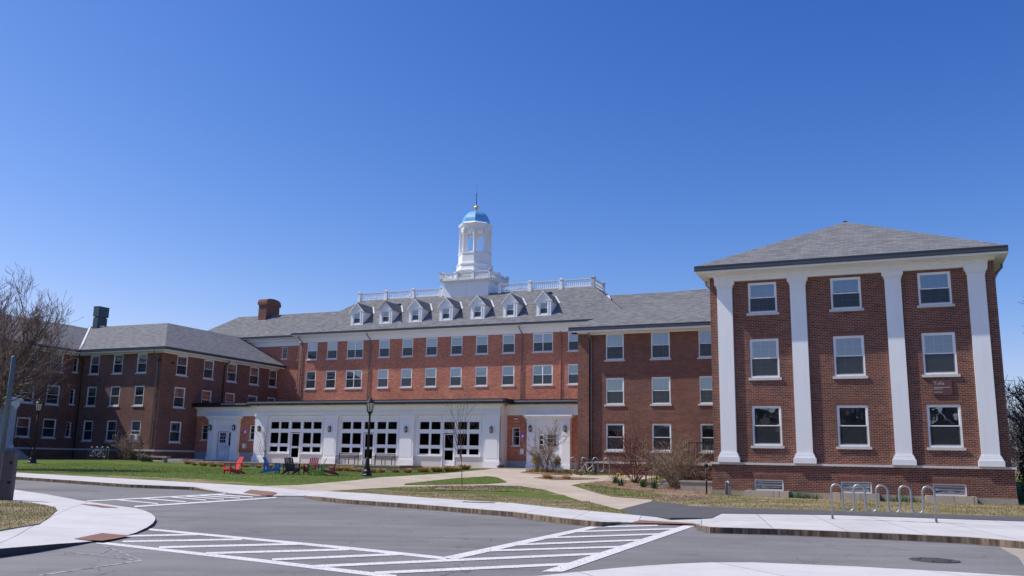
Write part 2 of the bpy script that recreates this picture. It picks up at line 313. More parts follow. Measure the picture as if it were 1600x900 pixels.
ASPHALT=[(3.47,27.95),(5.32,33.82),(5.9,33.04),(6.23,30.88),(7.79,30.2),(10.63,29.39),(15.8,27.83),(17.72,27.18),(16.03,24.61),(14.43,25.45),(9.75,26.96),(6.26,26.66),(5.43,24.25),(4.29,24.05),(3.41,25.32)]
TACT1=[(-10.75,36.81),(-10.85,38.26),(-9.21,36.18),(-9.19,34.87)]
TACT2=[(-12.47,26.52),(-12.11,26.74),(-10.8,25.3),(-11.1,24.92)]
TACT3=[(-7.68,16.25),(-7.7,17.41),(-7.09,17.24),(-7.08,16.02)]
TACT4=[(3.18,23.59),(3.48,23.97),(4.83,23.56),(4.76,23.07)]
PEN=[(-27.07,36.39,0),(-19.11,34.73,0),(-15.97,31.53,0.3),(-14.21,29.74,0.8),(-13.42,28.95,1),(-11.34,26.72,1),(-10.54,25.79,0.9),(-9.78,24.53,0.75),(-9.09,23.24,0.65),(-8.47,21.9,0.6),(-8.09,20.96,0.6),(-7.74,19.93,0.62),(-7.48,18.99,0.7),(-7.27,17.91,0.9),(-7.17,16.9,1),(-7.27,16.22,1),(-7.3,15.61,0.75),(-7.34,14.98,0.45),(-7.39,14.28,0.2),(-7.52,13.62,0),(-7.72,13.03,0),(-8.17,11.2,0)]
PENDIRT=[(-21.07,28.41),(-14.91,26.7),(-13.35,25.53),(-11.79,23.68),(-11.15,22.55),(-9.98,19.82),(-9.35,18.22),(-9.21,16.62),(-10.13,13.81)]
ISLE=[(0.33,11.94,0),(0.76,12.33,0),(1.52,13.03,0),(2.04,13.42,0),(2.57,13.75,0),(3.1,14.01,0),(3.79,14.12,0),(5.27,13.81,0),(6.57,13.31,0),(7.18,13.03,0),(8.05,12.48,0),(3.81,6.04,0),(-0.73,5.73,0)]
MANHOLE=(7.3,15.68)
PLATE=(-3.0,41.38)
SLOT=(-0.99,30.81)
PATCH=[(9.97,18.57),(11.13,17.18),(8.96,13.88),(8.51,15.13),(9.15,16.4)]
PAINT=[[(-7.33,16.34),(-3.84,14.09),(-3.73,13.68),(-7.15,15.95)],[(-3.84,14.09),(-1.48,12.44),(-1.43,12.05),(-3.73,13.68)],[(-7.57,19.29),(-4.8,17.48),(-4.67,17.02),(-7.39,18.84)],[(-4.8,17.48),(-2.59,16.0),(-2.52,15.55),(-4.67,17.02)],[(-2.59,16.0),(-0.98,14.79),(-0.95,14.38),(-2.52,15.55)],[(-7.35,17.56),(-6.16,18.24),(-6.04,17.89),(-7.21,17.24)],[(-6.92,16.5),(-5.03,17.36),(-4.93,17.03),(-6.79,16.2)],[(-5.92,15.61),(-3.68,16.74),(-3.6,16.38),(-5.8,15.3)],[(-4.86,14.83),(-2.73,15.85),(-2.68,15.53),(-4.76,14.53)],[(-3.6,14.11),(-1.71,15.3),(-1.67,14.97),(-3.53,13.82)],[(-2.79,13.38),(1.64,15.95),(1.61,15.6),(-2.72,13.08)],[(-1.83,12.75),(0.97,14.28),(0.95,13.95),(-1.78,12.45)],[(-1.06,14.66),(2.56,23.58),(2.77,23.4),(-0.81,14.47)],[(0.49,13.08),(4.46,23.15),(4.81,23.24),(0.8,13.13)],[(-0.27,16.07),(2.16,17.26),(2.12,16.93),(-0.27,15.76)],[(0.09,17.21),(2.87,18.88),(2.81,18.51),(0.09,16.88)],[(0.76,18.88),(3.51,20.52),(3.44,20.12),(0.74,18.52)],[(1.52,20.67),(4.15,22.2),(4.07,21.77),(1.49,20.27)],[(2.13,22.24),(3.82,23.17),(3.75,22.75),(2.09,21.81)],[(-13.72,29.65),(-11.57,37.14),(-11.31,36.31),(-13.44,29.04)],[(-11.17,27.22),(-9.25,33.35),(-9.01,32.49),(-10.88,26.52)],[(-9.25,33.35),(-8.89,34.84),(-8.67,34.0),(-9.01,32.49)],[(-13.3,30.88),(-11.1,28.86),(-10.89,28.32),(-13.01,30.22)],[(-13.01,32.2),(-10.75,30.32),(-10.54,29.73),(-12.72,31.48)],[(-12.46,33.57),(-10.52,31.68),(-10.3,31.02),(-12.17,32.79)],[(-12.21,34.4),(-10.16,32.5),(-9.94,31.82),(-11.92,33.58)],[(-11.98,35.26),(-9.9,33.55),(-9.68,32.82),(-11.68,34.4)],[(-11.77,36.22),(-9.74,34.66),(-9.52,33.88),(-11.47,35.31)]]
FAINT=[[(-5.98,11.81),(-5.4,13.64),(-5.35,13.51),(-5.93,11.71)],[(-5.41,13.64),(-6.6,15.27),(-6.52,15.09),(-5.35,13.5)],[(-6.59,15.25),(-7.19,16.05),(-7.12,15.9),(-6.53,15.11)],[(-6.78,14.48),(-5.56,13.68),(-5.52,13.58),(-6.72,14.37)],[(-6.33,14.27),(-6.56,15.25),(-6.5,15.12),(-6.28,14.16)]]
PTS={'rackL':(8.91,24.97),'rackR':(11.35,24.11),'lamp':(-8.0,51.03),'lampL':(-33.17,62.81),'post':(-14.79,26.75),'pole':(-20.52,37.04),'redchair':(-15.84,51.82),'blue':(-14.36,54.84),'navy':(-12.69,52.77),'mar1':(-11.71,53.58),'green':(-11.01,51.72),'mar2':(-10.57,52.85),'young':(-2.23,43.69),'sm2':(-16.56,61.07),'orn':(2.43,61.87),'rack2L':(4.16,59.1),'rack2R':(6.82,59.24),'rack3L':(-34.08,72.88),'rack3R':(-32.2,72.37),'bush':(8.06,45.44),'bush2':(6.76,48.8),'railpost':(9.09,40.84),'daff1':(5.68,47.9),'daff2':(5.72,45.77),'daff3':(6.72,45.06),'daff4':(7.12,44.21),'vent':(9.47,39.78),'block':(8.97,42.9),'lbush1':(-34.37,80.28),'lbush2':(-37.67,91.15),'hedge':(-29.88,84.02)}
TUFTS=[(-26.14,73.41),(-24.64,70.78),(-23.71,70.11),(-22.72,69.39),(-22.37,70.3),(-20.56,70.58),(-19.15,69.13),(-18.52,69.88),(-15.43,67.42),(-12.66,65.01),(-12.07,64.36),(-11.37,63.74),(-10.86,62.87),(-10.31,61.98),(-8.92,59.51),(-8.46,60.38),(-7.56,60.39),(-6.67,59.71),(-5.73,60.92),(-4.86,61.41),(-4.02,61.87),(-3.73,63.58),(-3.19,65.5),(-2.63,65.36),(-2.17,68.27),(2.29,52.63),(3.34,52.06)]
# ================= GROUND =================
import bmesh
def sheet(name,poly,dz,mat,skirt=.2,zfun=None,step=2.0,kind='structure',zoff=None):
    """polygon draped on the terrain; thick: sides go down by skirt"""
    bm=bmesh.new(); vs=[bm.verts.new((p[0],p[1],0)) for p in poly]
    f=bm.faces.new(vs); f.normal_update()
    if f.normal.z<0: f.normal_flip()
    bmesh.ops.triangulate(bm,faces=bm.faces[:],ngon_method='EAR_CLIP')
    xs=[p[0] for p in poly]; ys=[p[1] for p in poly]
    for ax,lo,hi in ((0,min(xs),max(xs)),(1,min(ys),max(ys))):
        g=math.floor(lo/step)*step+step; st=step
        while g<hi:
            no=(1,0,0) if ax==0 else (0,1,0); co=(g,0,0) if ax==0 else (0,g,0)
            bmesh.ops.bisect_plane(bm,geom=bm.verts[:]+bm.edges[:]+bm.faces[:],plane_co=co,plane_no=no,dist=1e-5)
            g+=st
    drop=(lambda x,y:0) if zoff is None else zoff
    for v in bm.verts: v.co.z=gz(v.co.x,v.co.y)+dz+drop(v.co.x,v.co.y)
    be=[e for e in bm.edges if e.is_boundary]
    if skirt:
        r=bmesh.ops.extrude_edge_only(bm,edges=be)
        for v in [x for x in r['geom'] if isinstance(x,bmesh.types.BMVert)]: v.co.z-=skirt
    bmesh.ops.recalc_face_normals(bm,faces=bm.faces[:])
    me=bpy.data.meshes.new(name); bm.to_mesh(me); bm.free(); me.materials.append(mat)
    o=bpy.data.objects.new(name,me); C.objects.link(o)
    if kind: o['kind']=kind
    return o
# big ground sheet to the horizon
mb=MB(); gx=[-1500,-400,-150,-100]+list(range(-80,61,5))+[90,150,400,1500]; gy=[-1500,-300,-60,-20]+list(range(0,131,5))+[200,500,1500]
for i in range(len(gx)-1):
    for j in range(len(gy)-1):
        q=[(gx[i],gy[j]),(gx[i+1],gy[j]),(gx[i+1],gy[j+1]),(gx[i],gy[j+1])]
        mb.face([(x,y,gz(max(-80,min(60,x)),max(-20,min(130,y)))-.30) for x,y in q],M['dirt'])
tag(mb.build('ground'),kind='structure')
sheet('road',[(-60,-12),(60,-12),(60,26),(30,36),(-10,48),(-60,72)],-.13,M['road'],.1)
kl=[(x,y) for x,y,k in KERB]
far=[(40,45),(40,110),(-70,110),(-70,70)]
lawn=[INNER[0]]+INNER[1:]+[(45,30)]+far
sheet('lawn',lawn,-.012,M['lawn'],.15)
# far sidewalk as a strip between kerb line and lawn line, kerb ramps lowered
def resample(pts,n):
    L=[0]
    for a,b in zip(pts,pts[1:]): L.append(L[-1]+math.hypot(a[0]-b[0],a[1]-b[1]))
    out=[];
    for i in range(n):
        t=L[-1]*i/(n-1); j=0
        while j<len(L)-2 and L[j+1]<t: j+=1
        f=(t-L[j])/(L[j+1]-L[j]); out.append(tuple(pts[j][q]*(1-f)+pts[j+1][q]*f for q in range(len(pts[j]))))
    return out
def near_proj(p,line):
    best=None
    for a,b in zip(line,line[1:]):
        dx,dy=b[0]-a[0],b[1]-a[1]; t=max(0,min(1,((p[0]-a[0])*dx+(p[1]-a[1])*dy)/(dx*dx+dy*dy))); q=(a[0]+dx*t,a[1]+dy*t); d=math.hypot(p[0]-q[0],p[1]-q[1])
        if best is None or d<best[0]: best=(d,q)
    return best[1]
def kdrop(x,y):
    best=(1e9,0)
    for a,b in zip(KERB,KERB[1:]):
        dx,dy=b[0]-a[0],b[1]-a[1]; t=max(0,min(1,((x-a[0])*dx+(y-a[1])*dy)/(dx*dx+dy*dy))); d=math.hypot(x-a[0]-dx*t,y-a[1]-dy*t)
        if d<best[0]: best=(d,a[2]*(1-t)+b[2]*t)
    return -.115*best[1]*max(0,1-best[0]/1.1)
def inset(line,d):
    out=[]
    for i,p in enumerate(line):
        a=line[max(i-1,0)]; b=line[min(i+1,len(line)-1)]; dx,dy=b[0]-a[0],b[1]-a[1]; l=math.hypot(dx,dy); out.append((p[0]-dy/l*d,p[1]+dx/l*d))
    return out
k2=inset(kl,.17)
sheet('sidewalk',k2+INNER[::-1],0.0,M['walk'],.15,step=1.0,zoff=kdrop)
# granite kerb stones: one strip
mb=MB(); rs=resample(KERB,220)
for i in range(len(rs)-1):
    if i%7==6: pass
    a,b=rs[i],rs[i+1]; dx,dy=b[0]-a[0],b[1]-a[1]; l=math.hypot(dx,dy); nx,ny=-dy/l*.165,dx/l*.165
    za=gz(a[0],a[1])-.115*a[2]+.004; zb=gz(b[0],b[1])-.115*b[2]+.004
    g=.012 if i%7==0 else 0
    ja=random.uniform(-.006,.006); ax,ay=a[0]+dx*g,a[1]+dy*g
    bw=.02
    mb.face([(ax,ay,za-.35),(b[0],b[1],zb-.35),(b[0],b[1],zb),(ax,ay,za)],M['kerb'])
    mb.face([(ax,ay,za),(b[0],b[1],zb),(b[0]+nx,b[1]+ny,zb),(ax+nx,ay+ny,za)],M['kerb_top'] if 'kerb_top' in M else M['walk'])
tag(mb.build('kerb'),kind='structure')
mb=MB(); rg=random.Random(17)
for a,b in zip(rs,rs[1:]):
    dx,dy=b[0]-a[0],b[1]-a[1]; l=math.hypot(dx,dy); w0,w1=rg.uniform(.05,.22),rg.uniform(.05,.22); nx,ny=dy/l,-dx/l
    mb.face([(x,y,max(gz(x,y),gz(x,math.floor(y/2)*2)*(1-(y/2)%1)+gz(x,math.floor(y/2)*2+2)*((y/2)%1))-.1275) for x,y in ((a[0],a[1]),(a[0]+nx*w0,a[1]+ny*w0),(b[0]+nx*w1,b[1]+ny*w1),(b[0],b[1]))],M['gutter_dirt'])
tag(mb.build('gutter_grit'),kind='structure')
sheet('path',PATH,.004,M['path'],.1)
sheet('grass_island',GRASS1,.022,M['lawn'],.08)
sheet('dry_turf_verge',DRY2,.004,M['dirt'],.05)
sheet('patchy_turf',[(p[0],p[1]) for p in GRASS2TOP],.012,M['lawn2'],.05)
sheet('mulch_ring',MULCH,.022,M['mulch'],.04)
sheet('planting_bed',BED1,.03,M['mulch'],.08)
sheet('planting_bed',BED2,.03,M['mulch'],.08)
sheet('planting_bed',BED3,.02,M['mulch'],.08)
sheet('patchy_turf',GRASS3,.03,M['lawn2'],.05)
sheet('dry_turf_verge',DRY,.01,M['dirt'],.06)
sheet('dry_turf_verge',DRY3,.004,M['lawn2'],.04)
sheet('asphalt_path',ASPHALT,.012,M['path_asphalt'],.1)
# near left peninsula
pl=[(x,y) for x,y,k in PEN]
def pdrop(x,y):
    best=(1e9,0)
    for a,b in zip(PEN,PEN[1:]):
        dx,dy=b[0]-a[0],b[1]-a[1]; t=max(0,min(1,((x-a[0])*dx+(y-a[1])*dy)/(dx*dx+dy*dy))); d=math.hypot(x-a[0]-dx*t,y-a[1]-dy*t)
        if d<best[0]: best=(d,a[2]*(1-t)+b[2]*t)
    return -.112*best[1]*max(0,1-best[0]/2.2)**1.0
def shrink(poly,d):
    cx=sum(p[0] for p in poly)/len(poly); cy=sum(p[1] for p in poly)/len(poly); return poly
sheet('sidewalk',pl,0,M['peninsula'],.0,step=.6,zoff=pdrop)
mb=MB()
for a,b in zip(PEN,PEN[1:]):
    za=gz(a[0],a[1])-.112*a[2]; zb=gz(b[0],b[1])-.112*b[2]
    mb.face([(a[0],a[1],za-.3),(b[0],b[1],zb-.3),(b[0],b[1],zb),(a[0],a[1],za)],M['kerb_dark'])
tag(mb.build('kerb'),kind='structure')
sheet('dry_turf_verge',PENDIRT,.012,M['dirt'],.03,step=1)
sheet('sidewalk',[(x,y) for x,y,k in ISLE],-.05,M['peninsula'],.2)
for t in (TACT1,TACT4): sheet('tactile_paving',t,.008,M['tact'],0,step=.5,zoff=kdrop)
for t in (TACT2,TACT3): sheet('tactile_paving',t,.008,M['tact'],0,step=.5,zoff=pdrop)
sheet('road_patch',PATCH,-.124,M['conc'],0)
def paintmesh(name,quads,mat):
    mb=MB()
    for k_,q in enumerate(quads):
        d=[-.126+.00035*k_]*4; L=max(math.hypot(q[0][0]-q[1][0],q[0][1]-q[1][1]),math.hypot(q[2][0]-q[3][0],q[2][1]-q[3][1])); n=max(1,int(L/.5))
        l2=lambda a,b,t:(a[0]+(b[0]-a[0])*t,a[1]+(b[1]-a[1])*t)
        for i in range(n):
            ps=[l2(q[0],q[1],i/n),l2(q[0],q[1],(i+1)/n),l2(q[3],q[2],(i+1)/n),l2(q[3],q[2],i/n)]
            mb.face([(x,y,max(gz(x,y),RZ(x,y))+d[0]) for x,y in ps],mat)
    tag(mb.build(name),kind='structure')
def RZ(x,y):
    # height of the 2 m triangulated road sheet can sit a touch above the true curve
    fy=math.floor(y/2)*2; t=(y-fy)/2
    return gz(x,fy)*(1-t)+gz(x,fy+2)*t
paintmesh('crosswalk_paint',PAINT,M['paint']); paintmesh('parking_line_paint',FAINT,M['faint'])
def cover(name,p,r,z,mat,label,square=False):
    mb=MB()
    mb.lathe([(r*1.12,-.02),(r*1.12,.004),(r,.006),(r*.98,.001),(r*.6,.003),(r*.58,.008),(r*.02,.008)],mat,20)
    for i in range(6):
        a=i*math.pi/3; mb.box(r*.75*math.cos(a)-.03,r*.75*math.cos(a)+.03,r*.75*math.sin(a)-.02,r*.75*math.sin(a)+.02,.001,.01,mat)
    o=mb.build(name,None,(0,0,0),(p[0],p[1],z)); tag(o,label,'manhole cover'); return o
cover('manhole_cover',MANHOLE,.36,gz(*MANHOLE)-.122,M['kerb_dark'],'round dark iron manhole cover sunk in the asphalt road at right')
cover('utility_cover',PLATE,.28,gz(*PLATE)+.03,M['sill'],'pale round utility cover set in the mulch beside the young tree')
mb=MB(); mb.box(-.55,.55,-.16,.16,-.02,.008,M['kerb']); 
for i in range(9): mb.box(-.5+i*.115,-.43+i*.115,-.12,.12,.008,.013,M['black'])
o=mb.build('drain_grate',None,(0,0,0),(SLOT[0],SLOT[1]-.1,gz(*SLOT)+.004)); o.rotation_euler[2]=R(-14); tag(o,'narrow metal drain grate let into the pale sidewalk by the young tree','drain')
# ================= BUILDING KIT =================
k=N('insect_screen_mesh'); out=[x for x in k.t.nodes if x.type=='OUTPUT_MATERIAL'][0]; tr=k.n('ShaderNodeBsdfTransparent'); mx=k.n('ShaderNodeMixShader'); mx.inputs[0].default_value=.60
k.col((.035,.042,.05)); k.rough(.9); k.l(tr.outputs[0],mx.inputs[1]); k.l(k.b.outputs[0],mx.inputs[2]); k.l(mx.outputs[0],out.inputs[0]); M['screen']=k.m
def wall(mb,a0,a1,z0,z1,c,holes,mat,side='f',depth=.14):
    """side f: plane v=c facing -v ; r: plane u=c facing +u ; l: plane u=c facing -u"""
    def P(a,z,d=0):
        return (a,c+d,z) if side=='f' else ((c-d,a,z) if side=='r' else (c+d,a,z))
    xs=sorted({a0,a1,*[min(max(h[i],a0),a1) for h in holes for i in (0,1)]}); zs=sorted({z0,z1,*[min(max(h[i],z0),z1) for h in holes for i in (2,3)]})
    def inh(x,z): return any(h[0]<x<h[1] and h[2]<z<h[3] for h in holes)
    for i in range(len(xs)-1):
        # merge vertically
        j=0
        while j<len(zs)-1:
            if inh((xs[i]+xs[i+1])/2,(zs[j]+zs[j+1])/2): j+=1; continue
            q=j
            while q+1<len(zs)-1 and not inh((xs[i]+xs[i+1])/2,(zs[q+1]+zs[q+2])/2): q+=1
            p=[P(xs[i],zs[j]),P(xs[i+1],zs[j]),P(xs[i+1],zs[q+1]),P(xs[i],zs[q+1])]
            if side=='l': p=p[::-1]
            mb.face(p,mat); j=q+1
    for h in holes:
        b0,b1,y0,y1=h[:4]
        for p in ([P(b0,y0),P(b0,y0,depth),P(b0,y1,depth),P(b0,y1)],[P(b1,y0,depth),P(b1,y0),P(b1,y1),P(b1,y1,depth)],[P(b0,y1),P(b0,y1,depth),P(b1,y1,depth),P(b1,y1)],[P(b0,y0,depth),P(b0,y0),P(b1,y0),P(b1,y0,depth)]):
            mb.face(p if side!='l' else p[::-1],mat)
def grid(mb,x0,x1,z0,z1,nc,nr,y0,y1,t,mat):
    for i in range(1,nc): x=x0+(x1-x0)*i/nc; mb.box(x-t/2,x+t/2,y0,y1,z0,z1,mat)
    for i in range(1,nr): z=z0+(z1-z0)*i/nr; mb.box(x0,x1,y0+.002,y1+.002,z-t/2,z+t/2,mat)
cache={}
def wmeshes(w,h,style,frac,sill=True,split=.5,gmat='glass'):
    key=(round(w,2),round(h,2),style,round(frac,2),sill)
    if key in cache: return cache[key]
    W_=M['white']; f=MB(); g=MB(); sc_=MB(); bl=MB(); sl=MB(); room=MB()
    c=.07 if style!='slit' else .05
    # casing
    f.box(0,c,.025,.15,0,h,W_); f.box(w-c,w,.025,.15,0,h,W_); f.box(c,w-c,.025,.15,h-c,h,W_); f.box(c,w-c,.02,.15,0,c*1.1,W_)
    units=[(c,w-c)] if style!='double' else [(c,w/2-.03),(w/2+.03,w-c)]
    if style=='double': f.box(w/2-.03,w/2+.03,.03,.15,c*1.1,h-c,W_)
    z0,z1=c*1.1,h-c; zm=z0+(z1-z0)*split
    for x0,x1 in units:
        if style=='slit':
            g.face([(x0,.1,z0),(x1,.1,z0),(x1,.1,z1),(x0,.1,z1)],M[gmat]); f.box(x0,x1,.08,.11,zm-.012,zm+.012,W_); f.box(x0,x1,.08,.11,z0+(z1-z0)*.8,z0+(z1-z0)*.8+.018,W_)
        else:
            s=.042
            # upper sash
            f.box(x0,x0+s,.05,.085,zm,z1,W_); f.box(x1-s,x1,.05,.085,zm,z1,W_); f.box(x0+s,x1-s,.05,.085,z1-s,z1,W_); f.box(x0+s,x1-s,.05,.085,zm-.02,zm+.025,W_)
            g.face([(x0+s,.07,zm+.025),(x1-s,.07,zm+.025),(x1-s,.07,z1-s),(x0+s,.07,z1-s)],M[gmat])
            # lower sash
            f.box(x0,x0+s,.09,.125,z0,zm,W_); f.box(x1-s,x1,.09,.125,z0,zm,W_); f.box(x0+s,x1-s,.09,.125,z0,z0+s*1.3,W_)
            g.face([(x0+s,.11,z0+s*1.3),(x1-s,.11,z0+s*1.3),(x1-s,.11,zm-.02),(x0+s,.11,zm-.02)],M[gmat])
            nc=3 if style!='double' else 2
            if style!='plain': grid(f,x0+s,x1-s,zm+.025,z1-s,nc,2,.073,.083,.019,W_); grid(f,x0+s,x1-s,z0+s*1.3,zm-.02,nc,2,.113,.122,.016,W_)
            sc_.face([(x0+.01,.06,z0+.01),(x1-.01,.06,z0+.01),(x1-.01,.06,zm-.022),(x0+.01,.06,zm-.022)],M['screen'])
            if frac>0: 
                zb=z1-(z1-z0)*frac
                n=max(3,int((z1-zb)/.11))
                for i in range(n):
                    za=zb+(z1-zb)*i/n; zc=zb+(z1-zb)*(i+1)/n; bl.face([(x0+.01,.17,za),(x1-.01,.17,za),(x1-.01,.178,zc),(x0+.01,.178,zc)],M['curtain' if frac>.955 and style=='plain' else 'blind'])
    # room
    I=M['room']; d=.75
    room.face([(0,d,0),(w,d,0),(w,d,h),(0,d,h)],I)
    for q in ([(0,.15,0),(0,d,0),(0,d,h),(0,.15,h)],[(w,.15,0),(w,.15,h),(w,d,h),(w,d,0)],[(0,.15,h),(0,d,h),(w,d,h),(w,.15,h)],[(0,.15,0),(w,.15,0),(w,d,0),(0,d,0)]): room.face(q,I)
    if sill: sl.box(-.09,w+.09,-.07,.025,-.115,-.002,M['sill'])
    r=dict(frame=f.data('window'),glass=g.data('pane'),room=room.data('room_interior'))
    if sc_.f: r['screen']=sc_.data('insect_screen')
    if bl.f: r['blind']=bl.data('window_blind')
    if sill: r['sill']=sl.data('window_sill')
    cache[key]=r; return r
def place_window(B,a,z,c,w,h,style='std',frac=.5,side='f',sill=True,extra=None,label=None,gmat='glass'):
    ms=wmeshes(w,h,style,frac,sill,gmat=gmat)
    if side=='f': o=B.inst('window',ms['frame'],a,c,z)
    elif side=='r': o=B.inst('window',ms['frame'],c,a,z,R(90))
    for k_,n_ in (('glass','pane'),('room','room_interior'),('screen','insect_screen'),('blind','window_blind'),('sill','window_sill')):
        if k_ in ms: x=bpy.data.objects.new(n_,ms[k_]); C.objects.link(x); x.parent=o
    if label: o['label']=label
    return o
def quad_roof(mb,faces,mat,th=.06):
    for f in faces: mb.face(f,mat)
def gutter_run(mb,p0,p1,z,axis,outer,h=.2,d=.14,mat=None,n=None):
    """box gutter between a0..a1 along axis, outer plane at 'outer' (front: v smaller)"""
    m_=mat or M['gutter']
    if axis=='u': mb.box(p0,p1,outer,outer+d,z-h,z,m_); mb.box(p0,p1,outer-.02,outer+.02,z-.035,z+.002,m_); mb.box(p0,p1,outer+.012,outer+d-.012,z-h-.03,z-h,m_)
    else: mb.box(outer-d,outer,p0,p1,z-h,z,m_); mb.box(outer-.02,outer+.02,p0,p1,z-.035,z+.002,m_); mb.box(outer-d+.012,outer-.012,p0,p1,z-h-.03,z-h,m_)
def downspout(B,u,v,ztop,zbot,over,mat='pipe',side='f',r=.055):
    mb=MB()
    if side=='f':
        pts=[(u,v-over,ztop),(u,v-over,ztop-.22),(u,v-.1,ztop-.62),(u,v-.09,ztop-.85),(u,v-.09,zbot)]
    else: pts=[(u+over,v,ztop),(u+over,v,ztop-.22),(u+.1,v,ztop-.62),(u+.09,v,ztop-.85),(u+.09,v,zbot)]
    mb.tube(pts,r,M[mat],8)
    z=ztop-1.6
    while z>zbot+.4:
        if side=='f': mb.box(u-r-.03,u+r+.03,v-.14,v-.002,z,z+.05,M[mat])
        else: mb.box(u+.002,u+.14,v-r-.03,v+r+.03,z,z+.05,M[mat])
        z-=2.4
    B.part('downspout',mb)
rnd=random.Random(3)
SILL=[2.36,5.44,8.47] 
# ---------------- end pavilion with pilasters ----------------
B=Bld('brick_pavilion',-1.92,41.95,'three-storey brick pavilion at right with four tall white pilasters and a hipped grey roof')
WR=[(-6.18,-4.88),(-2.51,-1.22),(1.11,2.42)]
rows=[(2.36,4.16),(5.44,7.25),(8.47,9.92)]
holes=[(a,b,z0,z1) for a,b in WR for z0,z1 in rows]
mb=MB(); v=41.95; V2=60
wall(mb,-7.96,4.12,1.6,10.45,v,holes,M['brick'])
wall(mb,v,V2,1.6,10.45,4.12,[],M['brick'],'r'); wall(mb,v,V2,1.6,10.45,-7.96,[],M['brick'],'l')
bh=[(a+.02,b-.02,.38,.86) for a,b in WR]
wall(mb,-8.05,4.21,.34,1.5,v-.09,bh,M['brick'],depth=.2)
wall(mb,v-.09,V2,.34,1.5,4.21,[],M['brick'],'r'); wall(mb,v-.09,V2,.34,1.5,-8.05,[],M['brick'],'l')
wal=B.part('wall',mb)
mb=MB(); mb.box(-8.07,4.23,v-.115,V2,-.6,.34,M['conc']); 
wb=MB(); 
B.part('foundation',mb)
mb=MB(); mb.box(-8.12,4.28,v-.17,V2,1.5,1.6,M['sill']); B.part('water_table',mb)
# soldier lintels
for a,b in WR:
    for i,(z0,z1) in enumerate(rows[:2]+[(.38,.86)]):
        mb=MB(); vv=v-.006 if i<2 else v-.096; mb.box(a-.12,b+.12,vv,vv+.05,z1+.002,z1+.23,M['soldier']); B.part('brick_lintel',mb)
fr={(0,0):.96,(1,0):.96,(2,0):.96,(0,1):.52,(1,1):.5,(2,1):.5,(0,2):.45,(1,2):.42,(2,2):.45}
for i,(a,b) in enumerate(WR):
    for j,(z0,z1) in enumerate(rows):
        place_window(B,a,z0,v,b-a,z1-z0,'plain' if j==0 else 'std',fr[(i,j)])
    place_window(B,a+.02,.38,v-.09,b-a-.04,.48,'slit',0,sill=False)
    # window well
    mb=MB(); c0,c1=a-.28,b+.28
    mb.box(c0,c1,v-1.0,v-.82,-.2,.40,M['path']); mb.box(c0,c0+.16,v-.82,v-.12,-.2,.39,M['path']); mb.box(c1-.16,c1,v-.82,v-.12,-.2,.39,M['path']); B.part('window_well',mb)
# pilasters
for a,b in [(-7.6,-6.9),(-4.27,-3.58),(-.23,.44),(3.05,3.73)]:
    mb=MB(); P_=.15; V=v-P_; W_=M['white']
    mb.box(a,b,V,v+.02,2.05,9.76,W_)
    mb.box(a-.14,b+.14,V-.12,v+.02,1.602,1.84,W_); mb.box(a-.10,b+.10,V-.085,v+.02,1.84,1.90,W_); mb.box(a-.075,b+.075,V-.06,v+.02,1.90,1.98,W_); mb.box(a-.04,b+.04,V-.03,v+.02,1.98,2.05,W_)
    mb.box(a-.03,b+.03,V-.025,v+.02,9.70,9.75,W_)
    mb.box(a-.04,b+.04,V-.035,v+.02,9.76,9.82,W_); mb.box(a-.07,b+.07,V-.06,v+.02,9.82,9.87,W_); mb.box(a-.11,b+.11,V-.10,v+.02,9.87,10.018,W_)
    B.part('pilaster',mb)
# entablature
mb=MB(); W_=M['white']
mb.box(-7.72,3.86,v-.20,v+.01,10.02,10.16,W_); mb.box(-7.74,3.88,v-.24,v+.01,10.16,10.27,W_)
def crown(mb,u0,u1,vf,vw,z0,z1,W_,n=4):
    for i in range(n):
        t0=i/n; t1=(i+1)/n; d0=(vw-vf)*(t1**1.3); mb.box(u0+(.0 if True else 0),u1,vw-d0,vw+.01,z0+(z1-z0)*t0,z0+(z1-z0)*t1,W_)
mb.box(-7.98,4.14,v-.30,v+.01,10.27,10.33,W_)
# soffit all round
mb.box(-8.45,4.6,41.06,v+.02,10.36,10.42,W_); mb.box(4.1,4.6,v+.02,V2,10.36,10.42,W_); mb.box(-8.45,-7.94,v+.02,V2,10.36,10.42,W_)
mb.box(-8.0,4.16,v-.52,v+.01,10.33,10.36,W_)
mb.box(-8.47,4.62,41.04,41.09,10.40,10.46,W_)
B.part('entablature',mb)
mb=MB(); gutter_run(mb,-8.48,4.60,10.68,'u',40.95); gutter_run(mb,41.09,V2,10.68,'v',4.60)
mb.box(-8.52,-8.38,41.09,V2,10.48,10.68,M['gutter'])
mb.box(-8.4,4.55,41.12,41.16,10.70,10.735,M['black'])  # black strip standing in for the shadow line between gutter and roof edge
i=-8.1
while i<4.5: mb.box(i,i+.05,40.93,41.0,10.655,10.70,M['steel']); i+=.83
B.part('gutter',mb)
mb=MB(); e0,e1,ev,ap=-8.46,4.56,41.0,47.54; um=(e0+e1)/2; zE=10.69; zA=13.97
mb.face([(e0,ev,zE),(e1,ev,zE),(um,ap,zA)],M['shingle']); mb.face([(e1,ev,zE),(e1,62,zE),(um,62,zA),(um,ap,zA)],M['shingle']); mb.face([(e0,62,zE),(e0,ev,zE),(um,ap,zA),(um,62,zA)],M['shingle'])
mb.box(e0+.02,e1-.02,ev+.02,62,zE-.12,zE-.01,M['white'])
rf=B.part('roof',mb)
mb=MB(); mb.box(um-.09,um+.09,ap-.05,ap+.2,zA-.06,zA+.04,M['gutter']); mb.tube([(um,ap,zA+.03),(um,61.5,zA+.03)],.06,M['shingle'],6); B.part('ridge_vent',mb,rf)
